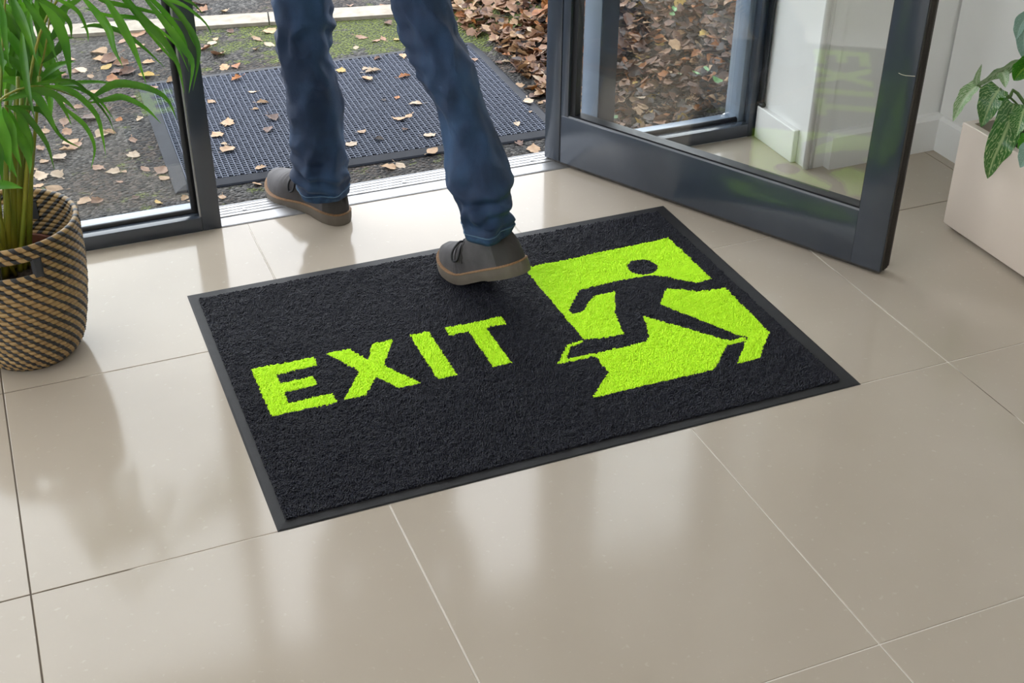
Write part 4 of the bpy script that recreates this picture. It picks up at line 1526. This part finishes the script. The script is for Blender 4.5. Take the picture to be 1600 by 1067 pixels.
def lay_leaf(x, y, z, kind, size, tilt=.15, label=None, group=None, nrm=None):
    k = random.randrange(9)
    o = bpy.data.objects.new('fallen_leaf', LM[(k, kind)])
    COL.objects.link(o)
    o.location = (x, y, z)
    o.rotation_euler = (random.gauss(0, tilt), random.gauss(0, tilt), random.uniform(0, 6.28))
    s = size / .052
    o.scale = (s, s * random.uniform(.85, 1.1), s)
    tag(o, label, 'leaf', group)
    return o


def on_mat(x, y):
    p = Matrix.Rotation(-OMR, 2) @ (Vector((x, y)) - OMC.xy)
    return abs(p.x) < hw and abs(p.y) < hd


# (pixel x, pixel y, colour, length in px) as they lie in the photograph
SC = """153,82,tan,30 158,92,tan,24 166,103,yellow,20 175,121,orange,24 130,108,pale,24 228,117,yellow,24 188,98,pink,22 215,70,tan,22 214,52,pink,26 232,96,tan,20 250,75,pink,22 270,130,tan,20 280,165,pale,12 218,185,pale,14
186,185,orange,12 140,182,brown,34 160,208,pale,24 172,206,tan,18 110,220,tan,26 118,228,pink,22 105,233,tan,22 92,245,pale,26 68,250,tan,16 208,218,pink,16 209,240,pale,22 152,260,pink,20 176,267,pale,22 194,267,tan,10 227,262,pink,18 252,265,pink,24 256,276,tan,18
88,271,pale,22 63,273,pale,30 84,293,tan,26 57,289,tan,18 130,313,tan,24 152,313,pink,20 247,314,yellow,16 212,307,brown,12 80,122,pink,20 122,166,pink,18 70,204,tan,16 100,190,pink,20 148,141,tan,16 205,150,brown,20 240,142,pink,16 95,160,tan,18 64,230,pink,18
105,205,pink,18 50,262,tan,16 186,282,pink,10 170,170,brown,16 118,110,pink,18 142,118,tan,14 198,112,brown,26 172,92,brown,30 182,110,brown,24 110,90,tan,18 96,118,pink,20 250,57,tan,18 190,63,pink,18 285,40,pink,18 288,308,tan,14 300,314,pale,18
350,17,tan,18 311,5,pink,22 316,15,pink,18 332,66,pale,16 321,75,pink,20 403,60,tan,18 422,47,tan,22 421,68,pale,18 400,76,tan,14 350,104,tan,20 369,102,orange,16 340,84,pink,26 375,34,tan,14 336,60,tan,12 360,48,brown,12
370,127,orange,18 394,147,pale,12 411,164,tan,16 400,174,tan,9 330,162,tan,14 356,195,tan,28 427,189,brown,22 420,206,brown,18 339,214,tan,22 350,229,pale,10 357,237,tan,26 408,266,tan,18 403,285,tan,20 347,306,tan,14
533,113,yellow,18 571,111,pale,12 584,115,pale,22 573,127,tan,22 633,123,orange,18 621,156,orange,10 623,189,tan,22 638,185,tan,13 566,209,tan,16 550,229,pale,20 593,221,dark,14 607,260,tan,24 626,257,pale,18 613,283,pale,28 633,206,brown,10 600,160,dark,8
566,57,pink,18 588,62,pink,14 599,59,pink,14 556,73,pale,11 619,60,yellow,12 630,91,tan,16 606,35,brown,16 547,8,pink,14 600,9,pink,16 640,60,pink,14 590,95,brown,12
649,166,pale,20 672,215,pale,21 676,239,tan,20 808,198,pale,13 829,178,tan,7 826,162,pale,18 845,158,tan,10 838,148,brown,24 843,140,tan,12 812,132,tan,16 823,121,tan,18 821,112,tan,18 800,112,brown,11 804,102,pink,14 791,99,pale,14 780,99,brown,14
800,83,orange,18 840,98,tan,13 838,79,pink,16 815,54,tan,14 801,55,tan,13 810,66,brown,22 760,53,pale,16 768,60,pink,12 752,47,brown,16 727,50,pink,18 834,231,tan,26 810,222,brown,16 742,97,pink,12 725,40,pink,16 780,13,tan,24 765,34,pink,22 720,17,pink,16 742,17,pale,14 755,20,tan,18
790,40,brown,18 775,72,brown,16 830,60,pink,18 846,74,tan,16 845,110,brown,16 826,88,dark,16 790,70,dark,18 842,50,tan,20 835,35,pink,20 820,22,brown,22 800,14,tan,22 846,20,tan,18 812,40,pink,18 828,8,tan,20 790,25,pink,18 770,6,brown,18 846,4,pink,18"""
nl = 0
for tok in SC.split():
    a, b_, kd_, ln = tok.split(',')
    p = at(float(a), float(b_), 2, GZ + .005)
    z = bank_h(p.x, p.y) + .001
    onm = on_mat(p.x, p.y)
    if onm:
        z = GZ + .0115
    if p.y < YO + .02:
        continue
    dep = (p - CAM).dot(F_)
    size = max(.016, float(ln) * dep / FPX * 1.12)
    ax, ay = int(a), int(b_)
    sz = 'large ' if int(ln) >= 24 else ('small ' if int(ln) <= 13 else '')
    if onm:
        zone = 'beside the window post' if ax < 390 else ('left of the front leg' if ax < 445 else ('between the two legs' if ax < 700 else 'right of the rear leg'))
        half = ', far side' if ay < 140 else (', front side' if ay > 205 else '')
        lab, grp = sz + WORD[kd_] + ' leaf on the ribbed mat ' + zone + half, 'fallen leaves on the ribbed mat'
    elif ax < 305:
        zone = ('low ' if ay > 240 else ('mid-height ' if ay > 140 else 'high '))
        zone2 = 'close to the palm' if ax < 120 else ('between palm and ribbed mat' if ax < 200 else 'close to the ribbed mat')
        lab, grp = sz + WORD[kd_] + ' leaf seen ' + zone + 'through the side window, ' + zone2, 'fallen leaves on the asphalt behind the side window'
    elif ax > 700:
        zone = 'on moss above the ribbed mat' if ay < 60 and ax < 760 else ('beside the door hinge' if ay > 130 else (('high at' if ay < 30 else ('midway along' if ay < 80 else 'low at')) + ' the foot of the leaf bank' + (' by the door stile' if ax > 825 else '') if ax > 775 else 'at the far corner of the ribbed mat'))
        lab, grp = sz + WORD[kd_] + ' leaf ' + zone, 'fallen leaves beside the leaf bank'
    else:
        zone = 'between the threshold and the ribbed mat' if ay > 230 else ('next to the pale edging strip' if ay < 50 else 'beyond the far edge of the ribbed mat')
        zone2 = ', left of legs' if ax < 440 else ', between legs'
        lab, grp = sz + WORD[kd_] + ' leaf ' + zone + zone2, 'fallen leaves around the ribbed mat'
    lay_leaf(p.x, p.y, z, kd_, size, .07 if onm else .13, lab, grp)
    nl += 1

# leaf bank on the right: deep litter as one mass, the topmost leaves one by one
PK = ['brown', 'dark', 'pink', 'tan', 'orange', 'pale', 'yellow']
PWT = [.36, .24, .18, .10, .08, .02, .02]
PWL = [.22, .08, .34, .27, .04, .04, .01]      # drier, paler leaves at the open foot of the bank


def bank_pt():
    while True:
        x = random.uniform(1.19, 2.75)
        y = YO + .035 + random.random() ** 1.25 * 1.7
        e = 1.27 + 0.10 * math.sin(y * 2.1) - 0.05 * (y - 1.4)
        if x < e and random.random() > math.exp(-((e - x) / .07)):
            continue
        if on_mat(x, y) or on_mat(x - .03, y) or y < YO + .035:
            continue
        return x, y


lit = MB()
acc = []
for i in range(8200):
    x, y = bank_pt()
    v, f = VAR[random.randrange(9)]
    s = random.uniform(.5, .98)
    Mx = Matrix.Translation((x, y, bank_h(x, y) + random.uniform(-.002, .022))) @ Matrix.Rotation(random.uniform(0, 6.28), 4, 'Z') @ Matrix.Rotation(random.gauss(0, .42), 4, 'X') @ Matrix.Rotation(random.gauss(0, .42), 4, 'Y') @ Matrix.Scale(s, 4)
    dv = Vector((x, y, 0)) - CAM
    kd_ = random.choices(range(7), PWL if 800 + FPX * dv.dot(R_) / dv.dot(F_) < 870 else PWT)[0]
    lit.add([Mx @ Vector(p) for p in v], f, kd_)
litter = lit.build('leaf_litter', ['leaf_' + k for k in PK], None, smooth=True)
tag(litter, 'deep brown autumn leaf litter covering the bank beyond the glass', 'leaves')
litter['kind'] = 'stuff'
cnt = max(0, 296 - nl)
tries = 0
while cnt > 0 and tries < 9000:
    tries += 1
    x, y = bank_pt()
    z = bank_h(x, y) + .026
    d = Vector((x, y, z)) - CAM
    dz = d.dot(F_)
    px, py = 800 + FPX * d.dot(R_) / dz, 533.5 - FPX * d.dot(U_) / dz
    if not (900 < px < 1180 and -10 < py < 215):
        continue
    kd_ = random.choices(PK, PWT)[0]
    lay_leaf(x, y, z - random.uniform(0, .01), kd_, random.uniform(.032, .054), .38, WORD[kd_] + ' curled leaf in the ' + ('lower' if py > 140 else ('middle' if py > 65 else 'upper')) + ' leaf bank, ' + ('beside the door post' if px < 1000 else ('centre of the side window' if px < 1095 else 'towards the white pillar')), 'leaves on top of the leaf bank')
    cnt -= 1

# green ivy leaves in the bank
for px, py, ln, tx in ((1086, 119, 20, 'round'), (1103, 110, 13, 'small'), (1120, 129, 26, 'long'), (1150, 105, 30, 'largest upright'), (1061, 119, 9, 'tiny'), (1050, 25, 12, 'small yellowish'), (1053, 17, 12, 'narrow upper'), (1172, 10, 24, 'upper right'), (962, 186, 9, 'lowest')):
    lo_, best = 1.24, None
    for q in range(200):     # where the sight line meets the bank
        yv = 1.26 + q * .012
        p = at(px, py, 1, yv)
        if p.z < bank_h(p.x, p.y) + .045:
            best = p
            break
    if best is None:
        continue
    dep = (best - CAM).dot(F_)
    v, f = leaf_mesh('ivy', ln * dep / FPX * 1.35, ln * dep / FPX * .8, 2, px)
    o = MB().add(v, f).build('ivy_leaf', 'ivy', None, smooth=True)
    o.location = (best.x, best.y, best.z + .006)
    o.rotation_euler = (.35, random.uniform(-.3, .3), random.uniform(.3, 1.2))
    tag(o, tx + ' green ivy leaf poking out of the brown leaf bank', 'leaf', 'green ivy leaves in the bank')
